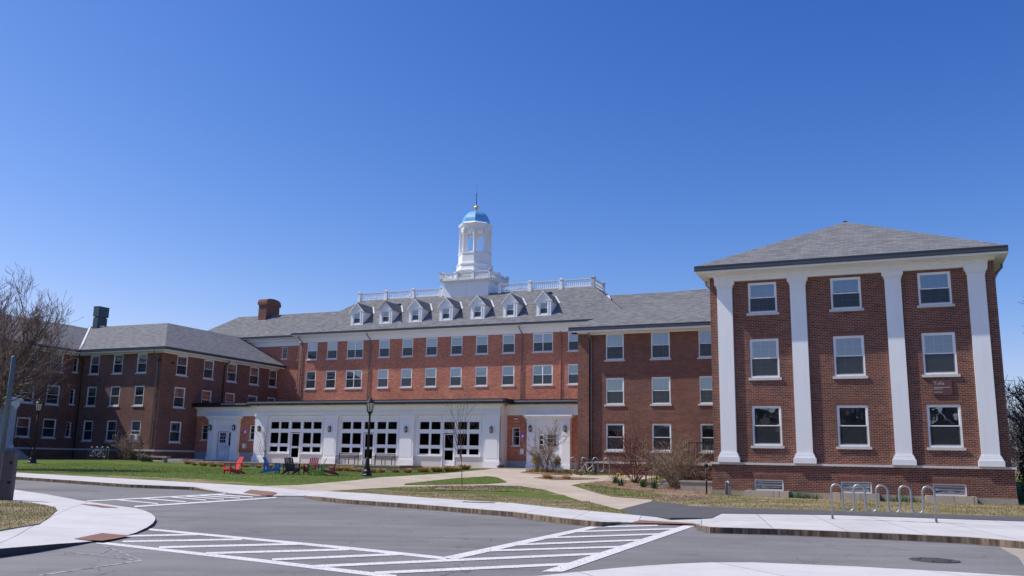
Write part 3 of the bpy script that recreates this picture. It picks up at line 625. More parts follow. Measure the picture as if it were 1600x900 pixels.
for s,u_ in ((-1,-7.96),(1,4.12)):
    mb=MB(); mb.tube([(u_+s*.42,43.2,10.45),(u_+s*.42,43.2,10.2),(u_+s*.1,43.2,9.85),(u_+s*.08,43.2,9.5),(u_+s*.08,43.2,.4)],.05,M['pipe'],8); B.part('downspout',mb)
# ---------------- right wing ----------------
B=Bld('brick_wing',-14.2,58.82,'brick wing with three window rows between the lounge terrace and the white-pilastered pavilion')
WW=[(-18.47,-17.18),(-15.25,-13.95),(-12.01,-10.72)]
rows=[(2.28,4.09),(5.39,7.22),(8.47,10.32)]
v=58.82; holes=[(a,b,z0,z1) for a,b in WW for z0,z1 in rows]
mb=MB(); wall(mb,-20.4,-7.96,1.55,10.5,v,holes,M['brick']); wall(mb,v,75.9,1.55,10.5,-20.4,[],M['brick'],'l')
wall(mb,-19.95,-8,.2,1.4,v-.08,[],M['brick'])
mb.box(-20.42,-19.62,v-.28,v-.001,.1,10.42,M['brick'])
B.part('wall',mb)
mb=MB(); mb.box(-19.6,-8,v-.16,v+.02,1.4,1.54,M['sill']); B.part('water_table',mb)
for i,(a,b) in enumerate(WW):
    for j,(z0,z1) in enumerate(rows):
        place_window(B,a,z0,v,b-a,z1-z0,'std' if j else 'plain',{0:[.25,.55,.15][i],1:[.55,.4,.5][i],2:[.48,.52,.45][i]}[j])
    for z0,z1 in rows[:2]:
        mb=MB(); mb.box(a-.12,b+.12,v-.006,v+.05,z1+.002,z1+.23,M['soldier']); B.part('brick_lintel',mb)
mb=MB(); mb.box(-20.85,-7.5,58.06,v+.02,10.36,10.44,M['white']); mb.box(-20.42,-7.6,v-.14,v,10.25,10.36,M['white']);mb.box(-20.42,-7.6,v-.3,v,10.31,10.36,M['white']); mb.box(-20.85,-20.38,58.06,74,10.36,10.44,M['white']); mb.box(-20.86,-7.5,58.04,58.09,10.40,10.50,M['white']); B.part('cornice',mb)
mb=MB(); gutter_run(mb,-20.95,-7.5,10.74,'u',57.97,h=.22); mb.box(-20.95,-20.8,58.11,75,10.5,10.74,M['gutter']); B.part('gutter',mb)
mb=MB(); zE,zA=10.75,14.13; Sg=M['shingle']
mb.face([(-20.91,58,zE),(-2,58,zE),(-2,64.3,zA),(-14.6,64.3,zA)],Sg); mb.face([(-20.91,76,zE),(-20.91,58,zE),(-14.6,64.3,zA),(-14.6,76,zA)],Sg)
mb.face([(-14.6,64.3,zA),(-2,64.3,zA),(-2,70.6,zE),(-8.3,70.6,zE)],Sg); mb.face([(-8.3,70.6,zE),(-8.3,76,zE),(-14.6,76,zA),(-14.6,64.3,zA)],Sg)
mb.box(-20.88,-8.4,58.03,70,zE-.1,zE-.01,M['white'])
rf=B.part('roof',mb)
mb=MB(); mb.box(-13.6,-12.5,64.2,64.4,zA-.01,zA+.05,M['flash']); B.part('ridge_cap',mb,rf)
downspout(B,-19.5,v,10.5,.9,.7)
# ---------------- main hall ----------------
B=Bld('brick_main_hall',-39.6,75.9,'long brick main hall with seven dormers, white roof balustrade and blue-domed cupola')
H=B; v=75.9
WM=[('a',-56.41,-55.15,0),('b',-53.93,-52.68,0),('c',-51.48,-49.53,1),('d',-47.68,-46.43,0),('e',-44.99,-43.74,0),('f',-42.28,-41.02,0),('g',-39.53,-38.28,0),('h',-36.82,-35.55,0),('i',-34.04,-32.77,0),('j',-30.92,-28.93,1),('k',-27.45,-26.2,0)]
rows=[(8.38,10.22),(11.43,13.2)]
holes=[(a,b,z0,z1) for n,a,b,d in WM for z0,z1 in rows]
mb=MB(); wall(mb,-57.4,-20.8,5.5,13.95,v,holes,M['brick_hall']); wall(mb,v,91,5.5,13.95,-57.4,[],M['brick_hall'],'l')
mb.box(-28.22,-28.1,v-.1,v-.001,6.2,13.3,M['brick_hall'])
# set-back lower bays at each end
wall(mb,-73.2,-57.4,5,13.95,76.9,[(-60.45,-59.75,11.75,13.0),(-58.35,-57.68,11.6,13.1),(-58.35,-57.68,8.6,10.1)],M['brick_hall'])
wall(mb,-20.8,-6,5,13.95,76.9,[],M['brick_hall'])
mb.face([(-57.4,75.9,5),(-57.4,76.9,5),(-57.4,76.9,13.95),(-57.4,75.9,13.95)],M['brick_hall'])
B.part('wall',mb)
fr={'a':.5,'b':.5,'c':.5,'d':.5,'e':.48,'f':.5,'g':.5,'h':.5,'i':.52,'j':.5,'k':.45}
for n,a,b,d in WM:
    for j,(z0,z1) in enumerate(rows):
        f=fr[n]
        if j==0: f={'a':.75,'d':1.0,'g':.75,'f':.55,'e':.5,'h':.3,'i':.5,'c':.1,'b':.2}.get(n,.5)
        place_window(B,a,z0,v,b-a,z1-z0,'double' if d else 'std',f+[0,.08,-.05,0,.15,-.1][rnd.randint(0,5)] if f<.9 else f)
for a,z,w_,h_ in ((-60.45,11.75,.7,1.25),(-58.35,11.6,.67,1.5),(-58.35,8.6,.67,1.5)): place_window(B,a,z,76.9,w_,h_,'slit',.4)
mb=MB(); W_=M['white']
mb.box(-57.5,-20.8,v-.07,v,13.22,13.5,W_); mb.box(-57.52,-20.8,v-.11,v,13.5,13.72,W_); mb.box(-57.6,-20.8,v-.28,v,13.72,13.8,W_); mb.box(-57.7,-20.8,v-.5,v,13.8,13.87,W_)
mb.box(-57.85,-20.8,75.06,v+.02,13.87,13.94,W_); mb.box(-57.85,-57.3,75.3,77,13.86,13.93,W_)
mb.box(-73.3,-57.42,76.83,76.9,13.1,13.6,W_); mb.box(-73.4,-57.42,76.16,76.9,13.86,13.93,W_); mb.box(-73.4,-57.42,76.6,76.9,13.6,13.86,W_)
mb.box(-57.88,-20.8,75.03,75.08,13.88,13.97,W_)
B.part('cornice',mb)
mb=MB(); gutter_run(mb,-57.95,-20.8,14.14,'u',74.97,h=.17); mb.box(-57.95,-57.82,75.11,76.3,13.97,14.14,M['gutter']); gutter_run(mb,-73.6,-57.95,14.14,'u',76.05,h=.17); B.part('gutter',mb)
# roof
zE,zD=14.12,18.14; Sg=M['shingle']; e0,e1=-57.9,-21.2; va,vb=75.0,80.02; vc,vd=83.3,88.3
mb=MB()
mb.face([(e0,va,zE),(e1,va,zE),(e1-5.02,vb,zD),(e0+5.02,vb,zD)],Sg); mb.face([(e1,va,zE),(e1,vd,zE),(e1-5.02,vc,zD),(e1-5.02,vb,zD)],Sg)
mb.face([(e0,vd,zE),(e0,va,zE),(e0+5.02,vb,zD),(e0+5.02,vc,zD)],Sg); mb.face([(e1,vd,zE),(e0,vd,zE),(e0+5.02,vc,zD),(e1-5.02,vc,zD)],Sg)
mb.face([(e0+5.02,vb,zD),(e1-5.02,vb,zD),(e1-5.02,vc,zD),(e0+5.02,vc,zD)],M['membrane'])
zR=17.2; pr=4.0
mb.face([(-73.45,76.08,zE),(-52,76.08,zE),(-52,80.1,zR),(-69.42,80.1,zR)],Sg); mb.face([(-73.45,84.1,zE),(-73.45,76.08,zE),(-69.42,80.1,zR)],Sg); mb.face([(-52,84.1,zE),(-73.45,84.1,zE),(-69.42,80.1,zR),(-52,80.1,zR)],Sg)
mb.face([(-27,76.08,zE),(-5.5,76.08,zE),(-9.5,80.1,zR),(-27,80.1,zR)],Sg); mb.face([(-5.5,76.08,zE),(-5.5,84.1,zE),(-9.5,80.1,zR)],Sg); mb.face([(-5.5,84.1,zE),(-27,84.1,zE),(-27,80.1,zR),(-9.5,80.1,zR)],Sg)
mb.box(e0+.05,e1-.05,va+.05,vd-.1,zE-.15,zE-.01,M['white'])
roof=B.part('roof',mb)
mb=MB(); t=.28
def strip(mb,a,b,w0,mat,th=.03):
    a=Vector(a);b=Vector(b);d=(b-a); s=Vector((w0,0,0)); n=Vector((0,0,th)); mb.face([a+n,a+s+n,b+s+n,b+n],mat); mb.face([a,a+n,b+n,b],mat); mb.face([a+s+n,a+s,b+s,b+n+s],mat)
# flashing where the right-hand hip meets the lower roof
strip(mb,(e1-2.45,76.95,15.35),(e1-3.75,79.6,17.0),.30,M['flash'],.12); B.part('valley_flashing',mb,roof)
# brick chimney
mb=MB(); bk=M['brick']
mb.box(-65.92,-64.82,79.2,81.5,16.2,18.45,bk)
mb.prism([(-66.02,79.08),(-64.72,79.08),(-64.72,81.62),(-66.02,81.62)],18.3,18.62,bk)
n=10
for (ua,ub) in ((79.1,81.6),):
    pts=[]
    for i in range(n+1):
        a=math.pi*i/n; pts.append((ua+ (ub-ua)*(.5-.5*math.cos(a)),18.62+.46*math.sin(a)**.6 if 0<i<n else 18.62))
    for (p,q) in zip(pts,pts[1:]): mb.face([(-66.00,p[0],p[1]),(-64.74,p[0],p[1]),(-64.74,q[0],q[1]),(-66.00,q[0],q[1])],bk)
    mb.face([(-64.74,p[0],p[1]) for p in pts],bk); mb.face([(-66.00,p[0],p[1]) for p in pts][::-1],bk)
mb.box(-65.96,-64.78,79.14,79.2,16.0,16.5,M['flash'])
B.part('chimney',mb)
for u_ in (-57.05,-48.72,-32.05): downspout(B,u_,v,13.9,6.3,.75)
# vents on roof slope
for u_,zz in ((-41.6,17.45),(-51.0,17.1),(-30.6,17.55),(-47.3,17.2)):
    mb=MB(); vv=75+(zz-14.12)/.8; mb.box(u_-.2,u_+.2,vv-.14,vv+.12,zz-.1,zz+.16,M['black']); mb.tube([(u_,vv,zz),(u_,vv,zz+.3)],.05,M['pipe'],6); B.part('roof_vent',mb)
# dormers
def rz(vv): return 14.12+(vv-75)*.8
dp=None
for i in range(7):
    uc=-50.5+3.435*i; f=75.93
    if dp is None:
        mb=MB(); W_=M['white']; u0,u1=-.73,.73; z0,z1,za=14.80-14,16.28-14,17.16-14
        def vr(z): return (z+14-14.12)/.8+75-f
        hole=(-.42,.42,14.97-14,16.14-14)
        wall(mb,u0,u1,z0,z1,0,[hole],W_,depth=.12)
        mb.face([(u0,0,z1),(u1,0,z1),(0,0,za-.08)],W_)
        for s in (1,-1):
            p=[(s*.73,0,z0),(s*.73,vr(z1),z1),(s*.73,0,z1)]; mb.face(p if s>0 else p[::-1],W_)
        # clapboard face trim
        mb.box(-.5,-.42,-.03,.03,z0+.1,z1-.05,W_); mb.box(.42,.5,-.03,.03,z0+.1,z1-.05,W_); mb.box(-.78,.78,-.05,.02,z1-.02,z1+.05,W_); mb.box(-.78,.78,-.05,.03,z0-.04,z0+.06,W_)
        body=mb.data('dormer')
        mb=MB()
        for s in (1,-1):
            o=.17; ez=z1-.09
            q=[(s*.9,-o,ez),(0,-o,za),(0,vr(za),za),(s*.9,vr(ez),ez)]
            mb.face(q if s<0 else q[::-1],Sg); q2=[(x,y,z-.06) for x,y,z in q]; mb.face(q2[::-1] if s<0 else q2,W_)
            for a_,b_ in (((s*.9,-o,ez),(0,-o,za)),):
                mb.face([a_,b_,(b_[0],b_[1],b_[2]-.11),(a_[0],a_[1],a_[2]-.11)],W_); mb.face([a_,b_,(b_[0],b_[1],b_[2]-.11),(a_[0],a_[1],a_[2]-.11)][::-1],W_)
        rfm=mb.data('dormer_roof')
        mb=MB()
        for s in (1,-1):
            ez=z1-.09; a_=Vector((s*.9,vr(ez),ez)); b_=Vector((0,vr(za),za)); w0=Vector((s*.17,0,0)); nn=Vector((0,-.03,.05))
            q=[a_+nn,b_+nn,b_+w0+nn+Vector((0,.03,0)),a_+w0+nn]; mb.face(q if s<0 else q[::-1],M['flash'])
        flm=mb.data('dormer_flashing')
        dp=(body,rfm,flm)
    d=B.inst('dormer',dp[0],uc,f,14)
    for n_,me in (('dormer_roof',dp[1]),('dormer_flashing',dp[2])): o=bpy.data.objects.new(n_,me); C.objects.link(o); o.parent=d
    ms=wmeshes(.84,1.17,'std',.35,False)
    for k_,n_ in (('frame','dormer_window'),('glass','pane'),('room','room_interior'),('screen','insect_screen'),('blind','window_blind')):
        o=bpy.data.objects.new(n_,ms[k_]); C.objects.link(o); o.parent=d; o.location=(-.42,0,.97)
# balustrades
def balustrade(B,p0,p1,z,npost,h=.82,post=.3,name='roof_balustrade',parent=None,sp=.21):
    """p in (u,v)"""
    dx,dy=p1[0]-p0[0],p1[1]-p0[1]; L=math.hypot(dx,dy); W_=M['white']; ang=math.atan2(dy,dx)
    def loc(mb_,name,par):
        o=mb_.build(name,par); return o
    mb=MB(); mb.box(0,L,-.06,.06,h-.11,h-.02,W_); mb.box(0,L,-.09,.09,h-.02,h+.03,W_); mb.box(0,L,-.07,.07,.04,.13,W_)
    top=mb.build(name); top.parent=B.e; top.location=(p0[0]-B.o[0],p0[1]-B.o[1],z-B.o[2]); top.rotation_euler[2]=ang
    mb=MB(); n=int(L/sp)
    for i in range(n):
        x=(i+.5)*L/n
        mb.lathe([(.045,.13),(.03,.18),(.062,.30),(.055,.38),(.028,.56),(.045,h-.14),(.045,h-.11)],W_,6,(x,0),cap=False)
    tag(mb.build('baluster_row',top),None,kind='stuff')
    for i in range(npost):
        x=L*i/(npost-1) if npost>1 else 0
        mb=MB(); mb.box(x-post/2,x+post/2,-post/2,post/2,-.1,h+.06,W_); mb.box(x-post/2-.05,x+post/2+.05,-post/2-.05,post/2+.05,h+.06,h+.14,W_); mb.box(x-post/2-.04,x+post/2+.04,-post/2-.04,post/2+.04,-.1,.12,W_); mb.lathe([(.1,h+.14),(.12,h+.19),(.06,h+.25),(.01,h+.27)],W_,8,(x,0)); mb.build('baluster_post',top)
    return top
balustrade(B,(-53.05,80.1),(-43.0,80.1),18.15,4); balustrade(B,(-36.3,80.1),(-26.4,80.1),18.15,4); balustrade(B,(-26.4,80.1),(-26.4,83.2),18.15,2); balustrade(B,(-53.05,83.2),(-26.4,83.2),18.15,7)
# cupola
mb=MB(); W_=M['white']; c0,c1,d0,d1=-42.45,-37.45,79.68,83.45; uc,vc_=-39.95,81.55
mb.box(c0,c1,d0,d1,17.2,19.35,W_)
for i,(o,z0,z1) in enumerate(((.08,19.35,19.42),(.2,19.42,19.5),(.34,19.5,19.56),(.42,19.56,19.66))): mb.box(c0-o,c1+o,d0-o,d1+o,z0,z1,W_)
mb.box(uc-.015,uc+.015,d0-.004,d0,17.9,19.3,M['sill'])
cup=B.part('cupola',mb)
mb=MB()
for s,u_ in ((-1,c0),(1,c1)):
    mb.face([(u_,d0-.02,18.0),(u_+s*.55,d0-.02,18.0),(u_,d0-.02,19.2)] if s<0 else [(u_,d0,18.),(u_,d0,18.01),(u_,d0,18.02)],W_)
mb=MB(); r8=math.pi/8
mb.lathe([(2.15,19.66),(2.15,20.35),(2.02,20.5),(2.0,20.62)],W_,8,(uc,vc_),r8,False)
mb.lathe([(2.2,20.62),(2.2,20.72),(1.95,20.8),(1.88,21.25),(1.98,21.36),(1.98,21.42)],W_,8,(uc,vc_),r8,False)
mb.lathe([(1.84,21.42),(1.84,21.55),(1.76,21.6),(1.74,22.45),(1.8,22.52),(1.8,22.62)],W_,8,(uc,vc_),r8,False)
B.part('cupola_drum',mb,None)
# lantern stage: 8 piers with arches
mb=MB(); r0=1.58
for i in range(8):
    a=r8+i*math.pi/4
    x,y=uc+r0*math.cos(a),vc_+r0*math.sin(a)
    def rb(mb,cx,cy,hw,hd,z0,z1,ang,mat):
        n=len(mb.v); ca,sa=math.cos(ang),math.sin(ang)
        mb.prism([(cx+ca*p-sa*q,cy+sa*p+ca*q) for p,q in ((-hd,-hw),(hd,-hw),(hd,hw),(-hd,hw))],z0,z1,mat)
    rb(mb,x-.1*math.cos(a),y-.1*math.sin(a),.15,.15,22.6,25.35,a,W_)
    mb.lathe([(.13,22.62),(.15,22.7),(.105,22.78),(.095,24.9),(.14,24.98),(.14,25.08)],W_,10,(x+.04*math.cos(a),y+.04*math.sin(a)))
    rb(mb,x,y,.2,.2,25.05,25.3,a,W_)
    # arch between piers
    b=r8+(i+1)*math.pi/4; x2,y2=uc+(r0-.1)*math.cos(b),vc_+(r0-.1)*math.sin(b); x1,y1=uc+(r0-.1)*math.cos(a),vc_+(r0-.1)*math.sin(a)
    L=math.hypot(x2-x1,y2-y1); n=10
    nx,ny=-(y2-y1)/L,(x2-x1)/L
    for j in range(n):
        t0,t1=.13+.74*j/n,.13+.74*(j+1)/n
        def az(t): q=(t-.5)/.37; return 24.55+.45*math.sqrt(max(0,1-q*q))
        for th in (-.08,.08):
            P0=(x1+(x2-x1)*t0+nx*th,y1+(y2-y1)*t0+ny*th); P1=(x1+(x2-x1)*t1+nx*th,y1+(y2-y1)*t1+ny*th)
            q=[(P0[0],P0[1],az(t0)),(P1[0],P1[1],az(t1)),(P1[0],P1[1],25.3),(P0[0],P0[1],25.3)]
            mb.face(q if th<0 else q[::-1],W_)
        mb.face([(x1+(x2-x1)*t0-nx*.08,y1+(y2-y1)*t0-ny*.08,az(t0)),(x1+(x2-x1)*t0+nx*.08,y1+(y2-y1)*t0+ny*.08,az(t0)),(x1+(x2-x1)*t1+nx*.08,y1+(y2-y1)*t1+ny*.08,az(t1)),(x1+(x2-x1)*t1-nx*.08,y1+(y2-y1)*t1-ny*.08,az(t1))],W_)
    # little rail panel at foot
    rb(mb,(x1+x2)/2,(y1+y2)/2,.5,.05,22.62,22.75,(a+b)/2,W_)
mb.lathe([(1.58,25.25),(1.62,25.4),(1.62,25.5),(1.80,25.6),(1.84,25.72),(1.84,25.8),(1.6,25.95),(1.5,26.0)],W_,8,(uc,vc_),r8,False)
for i in range(16):
    a=i*math.pi/8; 
B.part('cupola_lantern',mb)
mb=MB(); prof=[(1.5,25.98),(1.48,26.2),(1.42,26.45),(1.28,26.78),(1.05,27.08),(.75,27.28),(.4,27.4),(.12,27.44)]
mb.lathe(prof,M['dome'],8,(uc,vc_),r8,False); B.part('cupola_dome',mb)
mb=MB(); mb.lathe([(.1,27.4),(.22,27.48),(.1,27.55),(.2,27.68),(.26,27.82),(.2,27.96),(.08,28.05),(.06,28.15)],M['gold'],12,(uc,vc_)); mb.frame((uc,vc_,28.1),(uc,vc_,30.4),.045,.015,M['gutter'],8); mb.lathe([(.02,29.15),(.08,29.22),(.02,29.3)],M['black'],8,(uc,vc_)); B.part('finial',mb)
zc=19.67
for (a,b,n_) in (((c0-.3,d0-.3),(c1+.3,d0-.3),4),((c1+.3,d0-.3),(c1+.3,d1+.3),3),((c0-.3,d1+.3),(c0-.3,d0-.3),3),((c1+.3,d1+.3),(c0-.3,d1+.3),3)): balustrade(B,a,b,zc,n_,.68,.22,'cupola_balustrade',sp=.18)
# ---------------- lounge (single storey) ----------------
B=Bld('lounge_building',-40.7,64.2,'single-storey white-fronted lounge with three dark glazed bays below the main brick hall','building')
W_=M['white']; zb=.95; bay0=[(-51.13,-50.2),(-50.08,-49.16),(-48.92,-47.88),(-47.66,-46.74),(-46.62,-45.7)]
mb=MB(); 
pane=[]
for s in (0,7.5,15.05):
    for i,(a,b) in enumerate(bay0):
        pane.append((a+s,b+s,3.83,4.49))
        if i!=2: pane+= [(a+s,b+s,2.57,3.55),(a+s,b+s,1.86,2.35)]
        else: pane.append((a+s,b+s,1.0,3.56))
holes=pane
wall(mb,-52.7,-28.8,1.72,5.05,64.22,holes,W_,depth=.07)
B.part('window_wall',mb)
mb=MB()
g0=-52.7
for s in (0,7.5,15.05):
    d0_,d1_=-48.92+s,-47.88+s
    mb.box(g0,d0_,64.2,64.5,.7,1.72,M['sill']); g0=d1_
    mb.box(-51.25+s,d0_-.02,64.1,64.22,1.70,1.80,W_); mb.box(d1_+.02,-45.55+s,64.1,64.22,1.70,1.80,W_)
mb.box(g0,-28.8,64.2,64.5,.7,1.72,M['sill'])
mb.box(-52.6,-28.9,64.15,64.22,3.60,3.80,W_) if False else None
B.part('base_wall',mb)
# recessed panels above the windows
mb=MB()
for s in (0,7.5,15.05):
    mb.box(-51.3+s,-45.5+s,64.17,64.22,4.56,4.62,W_); mb.box(-51.3+s,-45.5+s,64.17,64.22,4.92,4.98,W_)
    for x in (-51.3,-49.1,-47.72,-45.56): mb.box(x+s,x+s+.06,64.17,64.22,4.62,4.92,W_)
    for x in (-51.3,-45.62): mb.box(x+s,x+s+.07,64.14,64.22,1.8,4.56,W_)
B.part('panelled_fascia',mb)
# lounge glazing and interior
for s in (0,7.5,15.05):
    mb=MB(); gg=MB()
    for i,(a,b) in enumerate(bay0):
        for (z0,z1) in ([(3.83,4.49),(2.57,3.55),(1.86,2.35)] if i!=2 else [(3.83,4.49)]):
            gg.face([(a+s,64.28,z0),(b+s,64.28,z0),(b+s,64.28,z1),(a+s,64.28,z1)],M['glass_dark'])
            f_=.03; 
            mb.box(a+s,a+s+f_,64.2,64.3,z0,z1,W_); mb.box(b+s-f_,b+s,64.2,64.3,z0,z1,W_); mb.box(a+s+f_,b+s-f_,64.2,64.3,z0,z0+f_,W_); mb.box(a+s+f_,b+s-f_,64.2,64.3,z1-f_,z1,W_)
    wnd=B.part('window',mb); B.part('pane',gg,wnd)
    # glazed door
    mb=MB(); a,b=-48.88+s,-47.92+s; mb.box(a,a+.1,64.24,64.3,.96,3.5,W_); mb.box(b-.1,b,64.24,64.3,.96,3.5,W_); mb.box(a+.1,b-.1,64.24,64.3,.96,1.42,W_); mb.box(a+.1,b-.1,64.24,64.3,2.2,2.38,W_); mb.box(a+.1,b-.1,64.24,64.3,3.44,3.5,W_)
    dr=B.part('door',mb); mb=MB(); mb.face([(a+.1,64.27,1.42),(b-.1,64.27,1.42),(b-.1,64.27,2.2),(a+.1,64.27,2.2)],M['glass_dark']); mb.face([(a+.1,64.27,2.38),(b-.1,64.27,2.38),(b-.1,64.27,3.44),(a+.1,64.27,3.44)],M['glass_dark']); B.part('pane',mb,dr)
    mb=MB(); mb.tube([(b-.16,64.2,1.95),(b-.16,64.16,2.0),(b-.16,64.16,2.3),(b-.16,64.2,2.35)],.015,M['black'],6); B.part('handle',mb,dr)
# pieces of wall beside doors above 1.0
mb=MB()
for s in (0,7.5,15.05):
    a,b=-48.92+s,-47.88+s
    mb.box(a-.07,a,64.15,64.24,.95,3.56,W_); mb.box(b,b+.07,64.15,64.24,.95,3.56,W_)
B.part('door_casing',mb)
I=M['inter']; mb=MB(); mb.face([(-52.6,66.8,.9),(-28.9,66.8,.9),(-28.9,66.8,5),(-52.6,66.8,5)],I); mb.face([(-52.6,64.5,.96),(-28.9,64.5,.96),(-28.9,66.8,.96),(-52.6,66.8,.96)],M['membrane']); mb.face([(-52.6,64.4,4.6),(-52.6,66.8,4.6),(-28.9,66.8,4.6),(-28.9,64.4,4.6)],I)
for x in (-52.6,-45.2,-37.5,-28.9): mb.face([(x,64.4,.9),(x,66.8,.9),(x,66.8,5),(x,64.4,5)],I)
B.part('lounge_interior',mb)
# pillars
for a,b in ((-52.7,-51.45),(-45.27,-44.0),(-37.8,-36.5),(-30.05,-28.8)):
    mb=MB(); V=63.98
    mb.box(a,b,V,64.24,.8,5.04,W_); mb.box(a-.08,b+.08,V-.09,64.24,.8,1.36,W_); mb.box(a-.05,b+.05,V-.06,64.24,1.36,1.44,W_); mb.box(a-.05,b+.05,V-.05,64.24,4.86,4.95,W_); mb.box(a-.08,b+.08,V-.08,64.24,4.95,5.04,W_)
    mb.box(a+.14,b-.14,V-.012,V,1.62,4.7,W_)
    B.part('pillar',mb)
mb=MB(); mb.box(-52.7,-52.55,64.0,65.52,.7,5.04,W_); B.part('side_return',mb); mb=MB(); mb.box(-28.95,-28.8,64.0,65.52,.7,5.04,W_); B.part('side_return',mb)
# brick end bays
mb=MB(); wall(mb,-60.8,-52.7,1.76,5.04,65.5,[(-60.13,-59.4,2.85,4.23),(-54.49,-53.75,2.9,4.2),(-58.0,-55.95,1.0,4.0)],M['brick_hall']); mb.face([(-60.8,65.5,1.76),(-60.8,65.5,5.04),(-60.8,66.5,5.04),(-60.8,66.5,1.76)],M['brick_hall']); B.part('brick_wall',mb); mb=MB(); wall(mb,-28.8,-20.4,1.45,5.04,65.5,[(-28.35,-27.7,2.67,4.07),(-26.0,-23.95,.9,3.9)],M['brick_hall'])
B.part('brick_wall',mb)
for a_,b_,z_ in ((-60.8,-59.1,1.76),(-55.5,-52.7,1.76),(-28.8,-27.0,1.45),(-23.3,-20.4,1.45)): mb=MB(); mb.box(a_,b_,65.42,65.9,.6,z_,M['stone']); B.part('stone_base',mb)
for a,z,w_,h_ in ((-60.13,2.85,.73,1.38),(-54.49,2.9,.74,1.3),(-28.35,2.67,.65,1.4)): place_window(B,a,z,65.5,w_,h_,'slit',0)
# entrances
def entrance(B,u0,u1,zf,v,mirror):
    P=lambda t:(u0+(u1-u0)*t) if not mirror else (u1-(u1-u0)*t)
    def bx(mb,t0,t1,a,b,z0,z1,mat):
        x0,x1=sorted((P(t0),P(t1))); mb.box(x0,x1,a,b,z0,z1,mat)
    mb=MB(); zt=4.72
    bx(mb,0,.19,v-.38,v,zf,zt,W_); bx(mb,.81,1,v-.38,v,zf,zt,W_); bx(mb,.19,.81,v-.3,v,4.15,zt,W_)
    for t0,t1 in ((-.015,.205),(.795,1.015)): bx(mb,t0,t1,v-.44,v,zf,zf+.3,W_); bx(mb,t0,t1,v-.42,v,4.5,4.6,W_)
    bx(mb,-.03,1.03,v-.48,v,zt,zt+.12,W_); bx(mb,-.055,1.055,v-.58,v,zt+.12,zt+.22,W_); bx(mb,-.07,1.07,v-.66,v,zt+.22,zt+.32,W_)
    bx(mb,.19,.27,v-.2,v+.1,zf,4.15,W_); bx(mb,.27,.81,v-.12,v+.1,3.65,4.15,W_); bx(mb,.73,.81,v-.15,v+.1,zf,3.65,W_)
    e=B.part('portico',mb)
    mb=MB(); bx(mb,.29,.60,v-.04,v+.02,zf,3.62,M['doorp']); bx(mb,.33,.56,v-.055,v-.03,zf+.25,zf+.95,M['doorp']); bx(mb,.36,.53,v-.065,v-.05,zf+.32,zf+.88,M['white'])
    bx(mb,.345,.545,v-.06,v-.03,2.56,3.58,M['doorp']); d=B.part('door',mb)
    mb=MB()
    for i in range(3):
        for j in range(3): bx(mb,.352+.064*i,.352+.064*i+.055,v-.068,v-.062,2.62+.31*j,2.62+.31*j+.27,M['black_glass'])
    B.part('pane',mb,d)
    mb=MB(); x=P(.585); mb.tube([(x,v-.05,2.05),(x,v-.11,2.08),(x,v-.11,2.32),(x,v-.05,2.35)],.018,M['black'],6); B.part('handle',mb,d)
    mb=MB(); bx(mb,.60,.64,v-.1,v+.05,zf,3.65,W_); bx(mb,.64,.73,v-.04,v+.03,zf,2.3,M['doorp']); bx(mb,.64,.73,v-.04,v+.03,3.55,3.65,M['doorp']); sd=B.part('sidelight',mb)
    mb=MB()
    for j in range(3): bx(mb,.652,.718,v-.045,v-.035,2.4+.37*j,2.4+.37*j+.33,M['black_glass'])
    B.part('pane',mb,sd)
    for t in (.095,.905): lantern(B,P(t),v-.40,3.98)
k=N('dark_door_glass'); k.col((.015,.017,.02)); k.rough(.05); k.b.inputs['Specular IOR Level'].default_value=.8; M['black_glass']=k.m
def lantern(B,u,v,z):
    mb=MB(); K=M['black']
    mb.box(u-.05,u+.05,v-.03,v+.02,z-.25,z+.2,K); mb.tube([(u,v-.02,z+.12),(u,v-.12,z+.30),(u,v-.2,z+.26)],.014,K,6)
    n=6; mb.lathe([(.01,z+.27),(.05,z+.22),(.14,z+.14),(.13,z+.12)],K,n,(u,v-.2)); mb.lathe([(.09,z-.19),(.06,z-.22),(.015,z-.3)],K,n,(u,v-.2))
    for i in range(n):
        a=2*math.pi*i/n; mb.frame((u+.12*math.cos(a),v-.2+.12*math.sin(a),z+.13),(u+.09*math.cos(a),v-.2+.09*math.sin(a),z-.2),.012,.012,K,4)
    o=B.part('wall_lantern',mb); mb=MB(); mb.lathe([(.105,z+.12),(.075,z-.19)],M['lamp_glass'],n,(u,v-.2)); B.part('lantern_glass',mb,o)
entrance(B,-59.0,-55.6,1.0,65.5,False); entrance(B,-26.95,-23.35,.9,65.5,True)
for u_ in (-52.1,-44.65,-37.15,-29.45): lantern(B,u_,63.96,3.85)
for u_,z_ in ((-54.95,3.6),(-27.42,3.4)):
    mb=MB(); mb.lathe([(.06,z_-.02),(.06,z_+.07),(.02,z_+.11)],M['bluelamp'],8,(u_,65.4)); mb.box(u_-.07,u_+.07,65.36,65.5,z_-.1,z_-.02,M['white']); B.part('signal_lamp',mb)
for u_,z_ in ((-54.95,2.35),(-27.45,2.2)):
    mb=MB(); mb.box(u_-.17,u_+.17,65.36,65.5,z_-.22,z_+.22,M['sill']); mb.box(u_-.12,u_+.12,65.345,65.36,z_-.15,z_+.15,M['white']); B.part('call_box',mb)
for u_,z_ in ((-53.9,4.62),(-28.05,4.72)):
    mb=MB(); mb.box(u_-.16,u_+.16,65.40,65.5,z_,z_+.08,M['white']); mb.box(u_-.2,u_+.2,65.47,65.5,z_-.24,z_-.12,M['conc']); B.part('vent_plate',mb)
